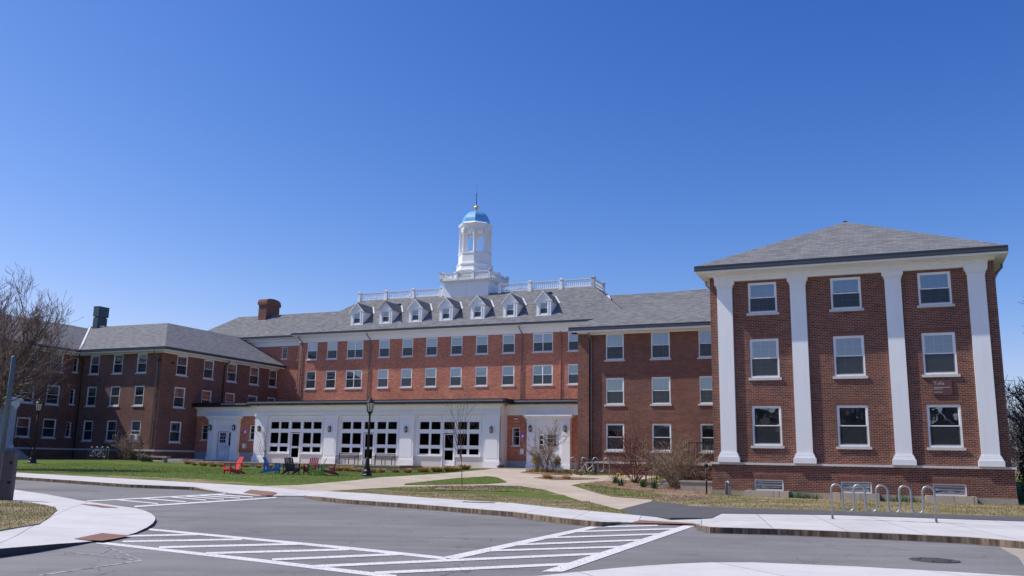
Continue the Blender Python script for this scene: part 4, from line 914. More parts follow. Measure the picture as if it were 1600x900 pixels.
# entablature and flat roof
mb=MB(); mb.box(-52.75,-28.75,63.95,64.3,5.04,5.30,W_); mb.box(-52.7,-28.8,64.02,64.3,5.30,5.66,W_); mb.box(-52.85,-28.65,63.85,64.3,5.66,5.74,W_); mb.box(-53.0,-28.5,63.66,64.3,5.74,5.86,W_)
for a,b in ((-60.95,-52.75),(-28.75,-20.42)):
    mb.box(a,b,65.4,65.7,5.04,5.66,W_); mb.box(a,b,65.3,65.7,5.66,5.76,W_); mb.box(a,b,65.05,65.7,5.76,5.86,W_)
mb.box(-28.8,-28.65,64.3,65.4,5.04,5.74,W_); mb.box(-52.85,-52.7,64.3,65.4,5.04,5.74,W_)
B.part('entablature',mb)
mb=MB(); T_=M['membrane']; K=M['black']
for a,b,f_ in ((-53.25,-28.25,63.4),(-61.3,-53.25,64.8),(-28.25,-20.42,64.8)):
    mb.box(a,b,f_,75.85,5.87,6.19,T_)
    mb.box(a-.03,b+.03,f_-.12,f_,5.88,6.02,K); mb.box(a-.02,b+.02,f_-.02,f_+.3,6.19,6.25,K); mb.box(a-.01,b+.01,f_-.02,f_,6.07,6.12,T_)
mb.box(-28.25,-28.0,63.3,64.85,5.87,6.24,K); mb.box(-61.45,-61.3,64.7,66,5.87,6.24,K); mb.box(-61.3,-57.5,64.66,64.8,5.86,6.22,K)
x=-52
while x<-21:
    mb.box(x,x+.12,63.2 if x<-28.3 else 64.62,63.4 if x<-28.3 else 64.8,5.84,5.9,K); x+=3.7
B.part('flat_roof',mb)
# ---------------- left wing ----------------
B=Bld('brick_wing',-65.5,60.5,'brick corner wing at left with its side running back to the main hall')
WL=[(-69.71,-68.53),(-66.76,-65.57),(-63.81,-62.63)]
rows=[(2.56,4.42),(5.75,7.55),(8.72,10.5)]
mb=MB(); v=60.5; holes=[(a,b,z0,z1) for a,b in WL for z0,z1 in rows]
wall(mb,-71,-60.8,1.85,10.75,v,holes,M['brick'])
WS=[(62.32,63.67),(65.83,67.16),(69.09,70.47),(72.44,73.87),(75.5,76.8)]
hs=[(a,b,8.68,10.48) for a,b in WS]+[(a,b,5.72,7.56) for a,b in WS]+[(62.2,63.55,2.56,4.42)]
wall(mb,v,77.5,1.85,10.75,-60.8,hs,M['brick'],'r')
wall(mb,-71,-60.72,.6,1.7,v-.08,[],M['brick']); wall(mb,v-.08,66,.6,1.7,-60.72,[],M['brick'],'r')
mb.box(-61.12,-60.785,v-.015,v+.3,1.85,7.4,M['brick'])
B.part('wall',mb)
mb=MB(); mb.box(-71,-60.66,v-.14,v+.02,1.7,1.85,M['sill']); mb.box(-60.82,-60.66,v+.02,65.6,1.7,1.85,M['sill']); B.part('water_table',mb)
for i,(a,b) in enumerate(WL):
    for j,(z0,z1) in enumerate(rows):
        place_window(B,a,z0,v,b-a,z1-z0,'plain' if (j==0 and i<1) else 'std',[[0,.0,.75],[.3,.55,.2],[.5,.35,.9]][j][i])
for i,(a,b) in enumerate(WS):
    place_window(B,a,8.68,-60.8,b-a,1.8,'std',[.5,1,.3,.9,.6][i],'r'); place_window(B,a,5.72,-60.8,b-a,1.84,'std',[.9,0,.0,.2,.2][i],'r')
place_window(B,62.2,2.56,-60.8,1.35,1.86,'plain',0,'r')
mb=MB(); W_=M['white']; mb.box(-71,-59.95,59.82,v+.02,10.62,10.7,W_); mb.box(-60.82,-59.95,v+.02,77,10.62,10.7,W_); mb.box(-71,-60.7,v-.1,v,10.5,10.62,W_); mb.box(-60.8,-60.7,v-.1,77,10.5,10.62,W_); mb.box(-71,-59.93,59.79,59.84,10.66,10.78,W_); mb.box(-59.97,-59.92,59.84,77,10.66,10.78,W_); B.part('cornice',mb)
mb=MB(); gutter_run(mb,-70.4,-59.75,10.96,'u',59.68,h=.2); gutter_run(mb,59.82,77.3,10.96,'v',-59.75,h=.2); B.part('gutter',mb)
mb=MB(); zE,zA=10.97,14.25; Sg=M['shingle']
mb.face([(-70.5,59.7,zE),(-59.8,59.7,zE),(-66,65.9,zA),(-76.7,65.9,zA)],Sg); mb.face([(-59.8,59.7,zE),(-59.8,77.2,zE),(-66,77.2,zA),(-66,65.9,zA)],Sg)
mb.face([(-66,65.9,zA),(-66,77.2,zA),(-72.2,77.2,zE),(-72.2,72.1,zE)],Sg); mb.face([(-76.7,65.9,zA),(-66,65.9,zA),(-72.2,72.1,zE),(-82,72.1,zE)],Sg)
rf=B.part('roof',mb)
mb=MB(); mb.box(-76.6,-76.2,65.7,66.1,14.2,14.32,M['flash']); strip(mb,(-70.5,59.72,zE),(-76.6,65.85,zA),.26,M['flash'],.05); mb.box(-75.4,-74.4,65.75,65.95,14.22,14.3,M['flash']); B.part('valley_flashing',mb,rf)
mb=MB(); K=M['copper']; mb.box(-75.75,-75.1,65.5,66.7,13.9,15.2,K); mb.box(-75.7,-75.15,65.6,66.6,15.2,15.3,M['gutter']); mb.box(-75.78,-75.02,65.45,66.75,15.3,16.3,K); mb.box(-75.8,-75.0,65.42,66.8,16.3,16.35,K); B.part('flue_stack',mb)
downspout(B,-61.25,v,10.7,1.0,.6); downspout(B,-70.55,v,10.7,1.0,.6,'pipe_brown'); downspout(B,-60.8,68.6,10.7,6.3,.6,'pipe_brown','r'); downspout(B,-60.8,77.0,10.7,6.3,.6,'pipe_brown','r')
mb=MB(); a,b,z0=-63.7,-62.75,2.66; mb.box(a,b,60.3,60.55,z0,z0+.55,M['blind']); 
for i in range(7): mb.box(a+.06,b-.3,60.29,60.3,z0+.06+.065*i,z0+.09+.065*i,M['gutter'])
B.part('air_conditioner',mb)
mb=MB(); mb.box(-61.1,-60.95,60.2,60.5,9.75,9.9,M['black']); mb.lathe([(.09,9.6),(.09,9.78)],M['black'],8,(-60.6,61.6)); B.part('flood_light',mb)
# ---------------- far left wing ----------------
B=Bld('brick_wing',-72.5,52,'dark shaded brick wing at the far left edge behind the bare tree')
rows=[(2.75,4.45),(5.75,7.5),(8.75,10.45)]; mb=MB()
WF=[(57.25,58.6),(54.6,55.95),(51.95,53.3),(49.3,50.65),(46.6,47.95),(43.9,45.25),(41.2,42.55)]
hs=[(a,b,z0,z1) for a,b in WF for z0,z1 in rows]+[(59.75,60.25,z0+.15,z1-.2) for z0,z1 in rows]
wall(mb,38,60.6,1.85,10.75,-71,hs,M['brick'],'r'); wall(mb,38,60.6,.5,1.7,-70.92,[],M['brick'],'r'); wall(mb,-84,-71,.5,10.75,38,[],M['brick'])
B.part('wall',mb)
mb=MB(); mb.box(-71.02,-70.86,38,60.4,1.7,1.85,M['sill']); B.part('water_table',mb)
for i,(a,b) in enumerate(WF):
    for j,(z0,z1) in enumerate(rows): place_window(B,a,z0,-71,b-a,z1-z0,'plain' if j==0 else 'std',0 if j==0 else .4,'r')
for z0,z1 in rows: place_window(B,59.75,z0+.15,-71,.5,z1-z0-.35,'slit',0,'r')
mb=MB(); mb.box(-71,-70.15,37.5,60.3,10.62,10.7,W_); mb.box(-71,-70.88,38,60.4,10.45,10.62,W_); B.part('cornice',mb)
mb=MB(); gutter_run(mb,37.4,59.7,10.96,'v',-70.36,h=.2); B.part('gutter',mb)
mb=MB(); mb.face([(-70.4,37.4,10.97),(-70.4,59.7,10.97),(-77,66.3,14.2),(-77,44,14.2)],Sg); mb.face([(-83.6,37.4,10.97),(-70.4,37.4,10.97),(-77,44,14.2)],Sg); mb.face([(-83.6,72,10.97),(-83.6,37.4,10.97),(-77,44,14.2),(-77,66.3,14.2)],Sg); B.part('roof',mb)
# entrance porch
mb=MB(); W_=M['white']
for vv in (50.0,52.45): mb.box(-68.95,-68.6,vv-.17,vv+.17,1.75,5.25,W_); mb.box(-69.02,-68.53,vv-.24,vv+.24,1.75,2.0,W_); mb.box(-69.0,-68.55,vv-.21,vv+.21,5.05,5.25,W_)
mb.box(-71,-68.6,52.3,52.6,1.75,5.25,W_) ; mb.box(-71,-68.5,49.7,52.75,5.25,5.7,W_); mb.box(-71,-68.35,49.5,52.95,5.7,5.85,W_)
mb.face([(-68.4,49.5,5.85),(-68.4,52.95,5.85),(-68.4,51.2,6.7)],W_); mb.face([(-68.3,49.3,5.85),(-68.3,51.2,6.8),(-71,51.2,6.8),(-71,49.3,5.85)],M['shingle']); mb.face([(-68.3,51.2,6.8),(-68.3,53.1,5.85),(-71,53.1,5.85),(-71,51.2,6.8)],M['shingle'])
B.part('entrance_porch',mb)
mb=MB()
for i in range(7): mb.box(-68.6+.32*i-.4,-68.6+.32*(i+1),49.5,53.0,.3,1.75-.16*i,M['stone'])
mb.box(-71,-69.0,49.5,53.0,.3,1.75,M['stone']); B.part('steps',mb)
mb=MB()
for vv in (50.2,52.8):
    mb.tube([(-68.4,vv,1.8),(-68.4,vv,2.7),(-66.3,vv,1.7),(-66.3,vv,.8)],.03,M['black'],6)
B.part('handrail',mb)
# ================= TERRACE, STAIRS =================
U=Bld('stone_terrace',-44.5,58,'low concrete terrace in front of the white lounge, edged by ornamental grass','terrace')
mb=MB()
mb.box(-60.6,-34.2,58.3,65.6,.3,.93,M['path']); mb.box(-34.2,-20.6,61.2,65.6,.3,.91,M['path']); U.part('paving',mb)
mb=MB(); mb.box(-54.6,-34.15,57.95,58.3,.1,.90,M['conc']); mb.box(-34.4,-34.15,58.3,61.2,.1,.90,M['conc']); mb.box(-60.6,-54.6,59.6,59.9,.2,.96,M['conc']); U.part('retaining_wall',mb)
mb=MB(); mb.box(-54.7,-34.05,57.88,58.36,.90,.985,M['path']); mb.box(-34.45,-34.05,58.36,61.2,.90,.985,M['path']); U.part('coping',mb)
mb=MB(); mb.box(-58.2,-56.0,59.0,61.5,.93,1.1,M['stone']); mb.box(-58.2,-56.0,58.7,59.0,.7,.95,M['stone']); U.part('steps',mb)
tag(U.e,None)
# stone slab bench near left door
e=empty('stone_bench',(*xy(-56.6,56.8),guv(-56.6,56.8)),A,'plain pale stone slab bench near the left lounge door','bench')
mb=MB(); mb.box(-1.2,1.2,-.25,.25,.36,.5,M['conc']); mb.build('seat',e)
for x in (-.8,.8): mb=MB(); mb.box(x-.12,x+.12,-.2,.2,-.05,.36,M['conc']); mb.build('leg',e)
def flat_kerb(u0,u1,v,z): pass
# stairs by pavilion
P_=Bld('entrance_stair',-9.0,45.5,'raised brick landing and steps with black iron railings beside the white-pilastered pavilion','stairs')
mb=MB(); mb.box(-9.75,-8.1,45.0,47.4,-.1,1.42,M['brick']); P_.part('landing',mb)
mb=MB(); mb.box(-9.82,-8.08,44.93,47.45,1.42,1.56,M['sill']); P_.part('landing_slab',mb)
mb=MB()
for i in range(7): mb.box(-9.82-.3*(i+1),-9.78,45.15,47.2,-.1,1.42-.19*i,M['sill'])
P_.part('steps',mb)
for vv in (45.1,47.3):
    mb=MB(); K=M['black']
    mb.tube([(-12.1,vv,1.05),(-9.8,vv,2.55),(-8.15,vv,2.55)],.026,K,6); mb.tube([(-12.0,vv,.35),(-9.8,vv,1.75),(-8.15,vv,1.75)],.018,K,6)
    x=-12.0
    while x<-8.2:
        if x<-9.8: t=(x+12.1)/2.3; zt=1.05+1.5*t; zb_=.3+1.4*t
        else: zt=2.55; zb_=1.56
        mb.frame((x,vv,zb_),(x,vv,zt),.012,.012,K,4); x+=.13
    for x,zb_,zt in ((-12.05,.1,1.1),(-9.85,1.5,2.6),(-8.2,1.5,2.6)): mb.frame((x,vv,zb_),(x,vv,zt),.03,.03,K,6)
    P_.part('railing',mb)
mb=MB(); mb.tube([(-9.85,45.1,2.55),(-9.85,45.1,2.55)],.01,M['black'],4) if False else None
# low concrete block
o=MB(); o.box(-.75,.75,-.3,.3,-.1,.42,M['conc']); o.box(-.8,.8,-.34,.34,.42,.5,M['conc'])
q=o.build('concrete_block',None,(0,0,0),(*xy(-8.95,42.9),guv(-8.95,42.9))); q.rotation_euler[2]=A; tag(q,'low weathered concrete block between the brown shrubs and the brick pavilion','block')
e=empty('rail_post',(*xy(-8.18,41.15),gz(*xy(-8.18,41.15))),A,'thin black iron post with a round cap at the left corner of the pavilion','post')
mb=MB(); mb.frame((0,0,-.05),(0,0,1.28),.035,.035,M['black'],8); mb.build('pole',e)
mb=MB(); mb.lathe([(.05,1.2),(.10,1.26),(.09,1.34),(.02,1.38)],M['black'],10); mb.lathe([(.036,.62),(.06,.64),(.036,.66)],M['steel'],8); mb.build('cap',e)
mb=MB(); mb.tube([(0,0,-.05),(0,0,.5),(.02,-.03,.58),(.1,-.1,.6),(.16,-.16,.54),(.16,-.16,.46)],.06,M['pipe'],8); mb.box(.1,.22,-.2,-.1,-.05,.5,M['pipe'])
q=mb.build('vent_pipe',None,(0,0,0),(*xy(-7.3,41.2),gz(*xy(-7.3,41.2)))); q.rotation_euler[2]=A; tag(q,'short grey bent vent pipe standing at the pavilion foot','pipe')
# wall sign with lettering
def text_mesh(s,size,mat,ext=.004):
    cu=bpy.data.curves.new('t','FONT'); cu.body=s; cu.size=size; cu.extrude=ext; ob=bpy.data.objects.new('t',cu); C.objects.link(ob)
    dg=bpy.context.evaluated_depsgraph_get(); me=bpy.data.meshes.new_from_object(ob.evaluated_get(dg)); bpy.data.objects.remove(ob); me.materials.clear(); me.materials.append(mat); return me
sx,sy=xy(1.40,41.88); e=empty('wall_sign',(sx,sy,4.57),A,'small maroon sign panel with cream lettering under the upper right window of the pavilion','sign')
mb=MB(); mb.box(0,.76,0,.05,0,.64,M['signred']); mb.build('panel',e)
me=text_mesh('Tufts',.20,M['letter']); o=bpy.data.objects.new('lettering',me); C.objects.link(o); o.parent=e; o.location=(.05,-.004,.42); o.rotation_euler=(R(90),0,0)
mb=MB(); x=.05
rr=random.Random(5)
for z,xe in ((.30,.70),(.235,.38),(.10,.34)):
    x=.05
    while x<xe: 
        w_=rr.uniform(.03,.055); mb.box(x,x+w_,-.004,.001,z,z+.028,M['letter']); x+=w_+.012
mb.build('small_print',e)
# ================= STREET FURNITURE =================
def street_lamp(name,p,label,h=4.35,grp=None):
    e=empty(name,(p[0],p[1],gz(*p)),0,label,'street lamp',grp); K=M['black']
    mb=MB(); mb.lathe([(.3,0),(.3,.1),(.26,.14),(.24,.3),(.19,.38),(.17,.42)],K,8,smooth=False); mb.lathe([(.16,.42),(.135,.6),(.105,.95),(.11,1.0),(.085,1.05)],K,12); mb.box(-.42,.42,-.42,.42,-.1,.02,M['conc']); mb.build('base',e)
    mb=MB(); mb.lathe([(.08,1.05),(.068,1.1),(.055,h-.95),(.1,h-.92),(.07,h-.88),(.11,h-.80),(.15,h-.76)],K,12)
    for i in range(10):
        a=2*math.pi*i/10; mb.frame((.064*math.cos(a),.064*math.sin(a),1.1),(.05*math.cos(a),.05*math.sin(a),h-.98),.012,.012,K,4)
    mb.build('pole',e)
    L=empty('x',(0,0,0)) if False else None
    n=8; zb,zt=h-.76,h-.22
    mb=MB(); mb.lathe([(.15,zb-.01),(.15,zb+.04),(.13,zb+.05)],K,n)
    for i in range(n):
        a=2*math.pi*i/n; mb.frame((.14*math.cos(a),.14*math.sin(a),zb),(.235*math.cos(a),.235*math.sin(a),zt),.014,.014,K,4)
    mb.lathe([(.27,zt-.01),(.28,zt+.03),(.22,zt+.08),(.12,zt+.17),(.09,zt+.19),(.1,zt+.23),(.05,zt+.28),(.02,zt+.36)],K,n)
    ln=mb.build('lantern',e)
    mb=MB(); mb.lathe([(.132,zb+.04),(.225,zt)],M['lamp_glass'],n,smooth=False); mb.build('lantern_glass',ln)
    return e
street_lamp('street_lamp',PTS['lamp'],'black cast-iron street lamp with glass lantern on the lawn in front of the white lounge')
street_lamp('street_lamp',PTS['lampL'],'black street lamp with glass lantern beside the dark brick wing at the far left')
# electrical conduit? thin pale line beside left lamp
def wave_rack(name,a,b,loops,h,label,r=.03):
    dx,dy=b[0]-a[0],b[1]-a[1]; L=math.hypot(dx,dy); ang=math.atan2(dy,dx)
    e=empty(name,(a[0],a[1],gz(a[0],a[1])+.0),ang,label,'bike rack')
    n=loops*2-1; w=L/n; rad=w/2; pts=[(0,0,-.05)]
    for i in range(n):
        x0=i*w
        if i%2==0:
            for k_ in range(9): t=math.pi*k_/8; pts.append((x0+rad-rad*math.cos(t),0,h-rad+rad*math.sin(t)))
        else:
            for k_ in range(9): t=math.pi*k_/8; pts.append((x0+rad-rad*math.cos(t),0,.22+rad-.0-rad*math.sin(t)))
    pts.append((L,0,-.05))
    mb=MB(); mb.tube(pts,r,M['steel'],10); mb.build('bent_tube',e)
    for x in (0,L): mb=MB(); mb.lathe([(.07,0),(.07,.012),(.035,.02)],M['steel'],12,(x,0)); mb.build('foot_plate',e)
    return e
wave_rack('bike_rack',PTS['rackL'],PTS['rackR'],5,.94,'large galvanised wave bike rack with five loops on the pale sidewalk at right')
ra,rb=xy(-20.1,56.2),xy(-17.55,56.6)
wave_rack('bike_rack',ra,rb,4,1.12,'grey wave bike rack with a bicycle in it below the brick wing at centre right',.035)
rc,rd=xy(-63.3,55.9),xy(-61.5,56.2)
wave_rack('bike_rack',rc,rd,4,1.05,'grey wave bike rack in the shade of the far left brick wing',.035)
def bicycle(p,ang,z,col,label,lean=6):
    e=empty('bicycle',(p[0],p[1],z),0,label,'bicycle'); e.rotation_euler=(R(lean),0,ang)
    fm=simple('bicycle_paint_'+label.split()[0],col,.35,.1); K=M['rubber']; Sx=M['steel']
    for x,nm in ((-.52,'wheel'),(.52,'wheel')):
        mb=MB(); ring=[(x+.31*math.cos(2*math.pi*i/24),0,.34+.31*math.sin(2*math.pi*i/24)) for i in range(25)]
        mb.tube(ring,.011,Sx,5)
        for i in range(12): a=2*math.pi*i/12; mb.frame((x,0,.34),(x+.31*math.cos(a),0,.34+.31*math.sin(a)),.0025,.0025,Sx,3)
        mb.frame((x,-.04,.34),(x,.04,.34),.02,.02,Sx,8); wo_=mb.build(nm,e)
        mb=MB(); ring=[(x+.335*math.cos(2*math.pi*i/24),0,.34+.335*math.sin(2*math.pi*i/24)) for i in range(25)]; mb.tube(ring,.02,K,6); mb.build('tyre',wo_)
    mb=MB(); bb=(-.08,0,.30); hd=(.36,0,.82); st=(-.2,0,.80); rw=(-.52,0,.34); hb=(.40,0,.68)
    for a,b,r in ((bb,st,.017),(st,hd,.017),(bb,hb,.02),(hd,hb,.022),(bb,rw,.012),(st,rw,.011),(hb,(.52,0,.34),.014)): mb.frame(a,b,r,r,fm,8)
    mb.build('frame',e)
    mb=MB(); mb.tube([(.36,0,.82),(.34,0,.96)],.014,Sx,6); mb.tube([(.28,-.27,.97),(.38,-.2,.98),(.36,0,.96),(.38,.2,.98),(.28,.27,.97)],.014,M['black'],6); mb.build('handlebar',e)
    mb=MB(); mb.frame((-.2,0,.8),(-.22,0,.94),.013,.013,Sx,6); mb.prism([(-.38,-.07),(-.34,-.09),(-.12,-.02),(-.08,0),(-.12,.02),(-.34,.09),(-.38,.07)],.94,.99,M['black']); mb.build('saddle',e)
    mb=MB(); mb.lathe([(.1,-.01),(.1,.01)],M['black'],14); me=mb.data('crank'); 
    o=bpy.data.objects.new('crank',me); C.objects.link(o); o.parent=e; o.location=(-.08,.05,.3); o.rotation_euler=(R(90),0,0)
    return e
bicycle(xy(-18.85,56.0),A+R(55),guv(-18.9,56.1),(.75,.80,.84),'silver bicycle parked in the grey rack below the brick wing',4)
bicycle(xy(-62.3,55.7),A+R(35),guv(-61.8,56),(.55,.56,.6),'white bicycle leaning in the rack in the far left shade',9)
bicycle(xy(-61.05,59.3),A+R(95),guv(-61,59.2),(.35,.38,.42),'grey bicycle leaning on the sunlit corner of the left wing',5)
# timber post and steel pole at left edge
e=empty('timber_post',(PTS['post'][0],PTS['post'][1],gz(*PTS['post'])),R(12),'thick weathered square timber post with drilled holes at the left edge','post')
mb=MB(); s=.17
mb.prism([(-s,-s+.02),(-s+.02,-s),(s-.02,-s),(s,-s+.02),(s,s-.02),(s-.02,s),(-s+.02,s),(-s,s-.02)],-.1,1.40,M['wood']); mb.prism([(-s+.02,-s+.03),(s-.02,-s+.03),(s-.02,s-.03),(-s+.02,s-.03)],1.40,1.425,M['wood']); mb.build('shaft',e)
for z in (1.08,.52):
    mb=MB(); mb.lathe([(.048,-.012),(.048,.0)],M['black'],12); me=mb.data('bolt_hole'); o=bpy.data.objects.new('bolt_hole',me); C.objects.link(o); o.parent=e; o.location=(.09,-s-.0,z); o.rotation_euler=(R(90),0,0)
pu=xy(-34.6,26.1)
e=empty('steel_pole',(pu[0],pu[1],gz(*pu)),0,'slim blue-grey steel pole rising behind the timber post at the left edge','pole')
mb=MB(); mb.lathe([(.105,-.1),(.10,5.35),(.09,5.4),(.02,5.44)],simple('blue_grey_steel',(.075,.11,.14),.4,.2),12); mb.build('shaft',e)
mb=MB(); mb.lathe([(.2,-.05),(.2,.03),(.12,.05)],M['gutter'],12); mb.build('base_plate',e)
# adirondack chairs
def adirondack(p,ang,col,label,grp='adirondack chairs on the lawn'):
    fm=chairmat('painted_plastic_'+label.split()[0]+'_'+label.split()[1],col)
    e=empty('adirondack_chair',(p[0],p[1],gz(*p)-.01),ang,label,'garden chair',grp)
    # local: +x forward; y width
    mb=MB()
    for i in range(6):
        x0=.36-.1*i; z0=.36-.032*i
        mb.box(x0-.085,x0,-.27,.27,z0-.02,z0,fm)
    mb.box(.30,.36,-.27,.27,.22,.33,fm); mb.build('seat',e)
    mb=MB(); nb=5
    for i in range(nb):
        y0=-.26+.104*i; hgt=.80-.012*abs(i-2)**1.5
        b0=Vector((-.18,y0,.17)); d=Vector((-.40,0,.92)).normalized(); 
        yy=(y0,y0+.094)
        pts=[b0,b0+d*hgt]; n=Vector((.92,0,.40)).normalized()*.012
        q=[Vector((pts[0].x,yy[0],pts[0].z)),Vector((pts[0].x,yy[1],pts[0].z)),Vector((pts[1].x,yy[1]-.01,pts[1].z)),Vector((pts[1].x,yy[0]+.01,pts[1].z))]
        f=[a+n for a in q]; b=[a-n for a in q]
        mb.face(f,fm); mb.face(b[::-1],fm)
        for k_ in range(4): j=(k_+1)%4; mb.face([f[k_],b[k_],b[j],f[j]],fm)
    mb.box(-.36,-.31,-.28,.28,.42,.49,fm); mb.build('backrest',e)
    for s in (-1,1):
        y=s*.31
        mb=MB(); mb.prism([(-.42,y-.05),(.30,y-.065),(.36,y-.05),(.38,y),(.36,y+.05),(.30,y+.065),(-.42,y+.05)],.54,.565,fm); mb.build('armrest',e)
        mb=MB(); mb.box(.26,.35,y-.02,y+.02,0,.54,fm); mb.build('leg',e)
        mb=MB(); f_=[(.34,.30),(.34,.18),(-.52,0),(-.60,0),(-.60,.05),(-.3,.20)]
        mb.face([(x,y-s*.02-.012,z) for x,z in f_][::-1],fm); mb.face([(x,y-s*.02+.012,z) for x,z in f_],fm)
        for a,b in zip(f_,f_[1:]+f_[:1]): mb.face([(a[0],y-s*.02-.012,a[1]),(a[0],y-s*.02+.012,a[1]),(b[0],y-s*.02+.012,b[1]),(b[0],y-s*.02-.012,b[1])],fm)
        mb.box(-.36,-.31,y-.018,y+.018,.12,.54,fm); mb.build('leg',e)
    e.scale=(1.08,1.08,1.08)
    return e
adirondack(PTS['redchair'],R(226),(.62,.06,.055),'bright coral red adirondack chair standing alone on the lawn')
adirondack(PTS['blue'],R(-2),(.02,.22,.62),'bright blue adirondack chair facing right on the lawn')
adirondack(PTS['navy'],R(80),(.025,.03,.085),'dark navy adirondack chair seen from behind on the lawn')
adirondack(PTS['mar1'],R(-95),(.27,.02,.06),'maroon adirondack chair facing the road behind the green chair')
adirondack(PTS['green'],R(190),(.22,.48,.03),'lime green adirondack chair on the lawn between two maroon chairs')
adirondack(PTS['mar2'],R(188),(.45,.045,.10),'maroon pink adirondack chair at the right end of the group facing left')
# benches
def bench(u,v,label):
    e=empty('park_bench',(*xy(u,v),.93),A,label,'bench','benches in front of the white lounge'); K=M['black']
    w=1.85
    mb=MB()
    for i in range(6): mb.box(-w/2,w/2,-.26+.085*i,-.26+.085*i+.065,.43,.455,M['bench'])
    mb.build('seat',e)
    mb=MB(); mb.box(-w/2,w/2,.28,.31,.86,.92,M['bench']); mb.box(-w/2,w/2,.25,.28,.50,.55,M['bench'])
    n=26
    for i in range(n): x=-w/2+.04+(w-.08)*i/(n-1); mb.box(x-.012,x+.012,.265,.285,.55,.86,K)
    mb.build('backrest',e)
    for x in (-w/2,0,w/2):
        for y in (-.24,.27): mb=MB(); mb.box(x-.025,x+.025,y-.025,y+.025,0,.45 if y<0 or x==0 else .9,K); mb.build('leg',e)
        if x!=0: mb=MB(); mb.tube([(x,-.24,.43),(x,-.26,.64),(x,-.1,.67),(x,.27,.66)],.022,K,6); mb.build('armrest',e)
bench(-41.9,62.6,'dark metal bench with slatted back left of the street lamp')
bench(-38.4,62.6,'dark metal bench with slatted back right of the street lamp')
# ================= PLANTS =================
def branch_tree(seed,base,h,spread,levels,trunk_r,mat,tmat,fork_h,nfork,twig_n,twig_l,gnarl=.16,up=.35,crown=None,minr=.006,twr=None,droop=0):
    rd=random.Random(seed); tr=MB(); cr_=MB(); 
    def grow(p,d,L,r,lv):
        segs=4 if lv<2 else 3; q=p.copy(); dd=d.copy(); pts=[q.copy()]; rad=[r]
        for i in range(segs):
            dd=(dd+Vector((rd.gauss(0,gnarl),rd.gauss(0,gnarl),rd.gauss(0,gnarl)*.6+up*.12-droop*lv*.03))).normalized(); q=q+dd*(L/segs); pts.append(q.copy()); rad.append(max(minr,r*(1-.45*(i+1)/segs)))
        mbx=tr if lv==0 else cr_
        mbx.tube(pts,rad,tmat if lv<2 else mat,6 if lv<1 else (4 if lv<2 else 3))
        if lv>=levels: return
        nn=nfork if lv==0 else (twig_n if lv>=2 else 5)
        for i in range(nn):
            t=rd.uniform(.35,1) if lv else rd.uniform(fork_h,1)
            k_=min(segs-1,int(t*segs)); f=t*segs-k_; pp=pts[k_].lerp(pts[k_+1],f)
            an=rd.uniform(0,2*math.pi); tilt=rd.uniform(.35,.95)*spread
            ax=dd.cross(Vector((math.cos(an),math.sin(an),.3))).normalized()
            nd=(Matrix.Rotation(tilt,3,ax)@dd); nd.z+=up*.35; nd.normalize()
            grow(pp,nd,L*rd.uniform(.55,.8)*(twig_l if lv>=2 else 1),max(minr,rad[k_]*rd.uniform(.45,.62)),lv+1)
    grow(Vector((0,0,-.1)),Vector((0,0,1)),h,trunk_r,0)
    if crown:
        H,Rr=crown; vs=cr_.v; zm=sorted(v[2] for v in vs)[int(len(vs)*.985)]; xm=sorted(math.hypot(v[0],v[1]) for v in vs)[int(len(vs)*.97)]; kz,kx=H/zm,Rr/xm
        for b in (tr,cr_): b.v=[(x*kx,y*kx,z*kz) for x,y,z in b.v]
    return tr,cr_
def tree(name,p,label,trc,grp=None,cat='tree'):
    e=empty(name,(p[0],p[1],gz(*p)),0,label,cat,grp); trc[0].build('trunk',e)
    if trc[1].f: trc[1].build('crown',e)
    return e
tree('bare_tree',(-31.8,53.5),'large bare spreading tree at the far left in front of the dark wing',branch_tree(4,None,4.2,1.1,5,.3,M['twig'],M['bark'],.3,11,4,.9,.16,.5,minr=.008,crown=(11.0,4.5)))
tree('young_tree',PTS['young'],'slender young bare tree in the mulch ring near the middle of the photo',branch_tree(12,None,3.6,1.0,2,.055,M['bark'],M['bark'],.38,11,3,.8,.06,.25,minr=.007,crown=(5.0,1.05)))
tree('young_tree',PTS['sm2'],'very small bare sapling on the lawn left of the blue chair',branch_tree(15,None,2.1,.9,2,.05,M['tan_twig'],M['bark'],.25,8,3,.8,.06,.3,minr=.008,crown=(2.95,.75)))
def multistem(seed,n,h,spread,levels,r,mat,twn,sub=6,minr=.006,up=.4):
    rd=random.Random(seed); a,b=MB(),MB()
    for i in range(n):
        an=2*math.pi*i/n+rd.uniform(-.4,.4); tilt=rd.uniform(.1,1)*spread
        p=Vector((rd.uniform(-.12,.12),rd.uniform(-.12,.12),-.05)); d=Vector((math.cos(an)*math.sin(tilt),math.sin(an)*math.sin(tilt),math.cos(tilt)))
        def grow(p,d,L,r,lv,out):
            pts=[p.copy()]; rad=[r]; q=p.copy(); dd=d.copy()
            for s in range(4):
                dd=(dd+Vector((rd.gauss(0,.13),rd.gauss(0,.13),rd.gauss(0,.08)+up*.1))).normalized(); q=q+dd*L/4; pts.append(q.copy()); rad.append(max(minr,r*(1-.5*(s+1)/4)))
            out.tube(pts,rad,mat,4 if lv==0 else 3)
            if lv>=levels: return
            for j in range(sub if lv==0 else twn):
                k_=rd.randint(1,3); ax=dd.cross(Vector((rd.gauss(0,1),rd.gauss(0,1),rd.gauss(0,1)))).normalized(); nd=Matrix.Rotation(rd.uniform(.3,.9),3,ax)@dd
                grow(pts[k_].lerp(pts[k_+1],rd.random()),nd,L*rd.uniform(.4,.7),max(minr,rad[k_]*.6),lv+1,b)
        grow(p,d,h*rd.uniform(.7,1.05),r,0,a)
    return a,b
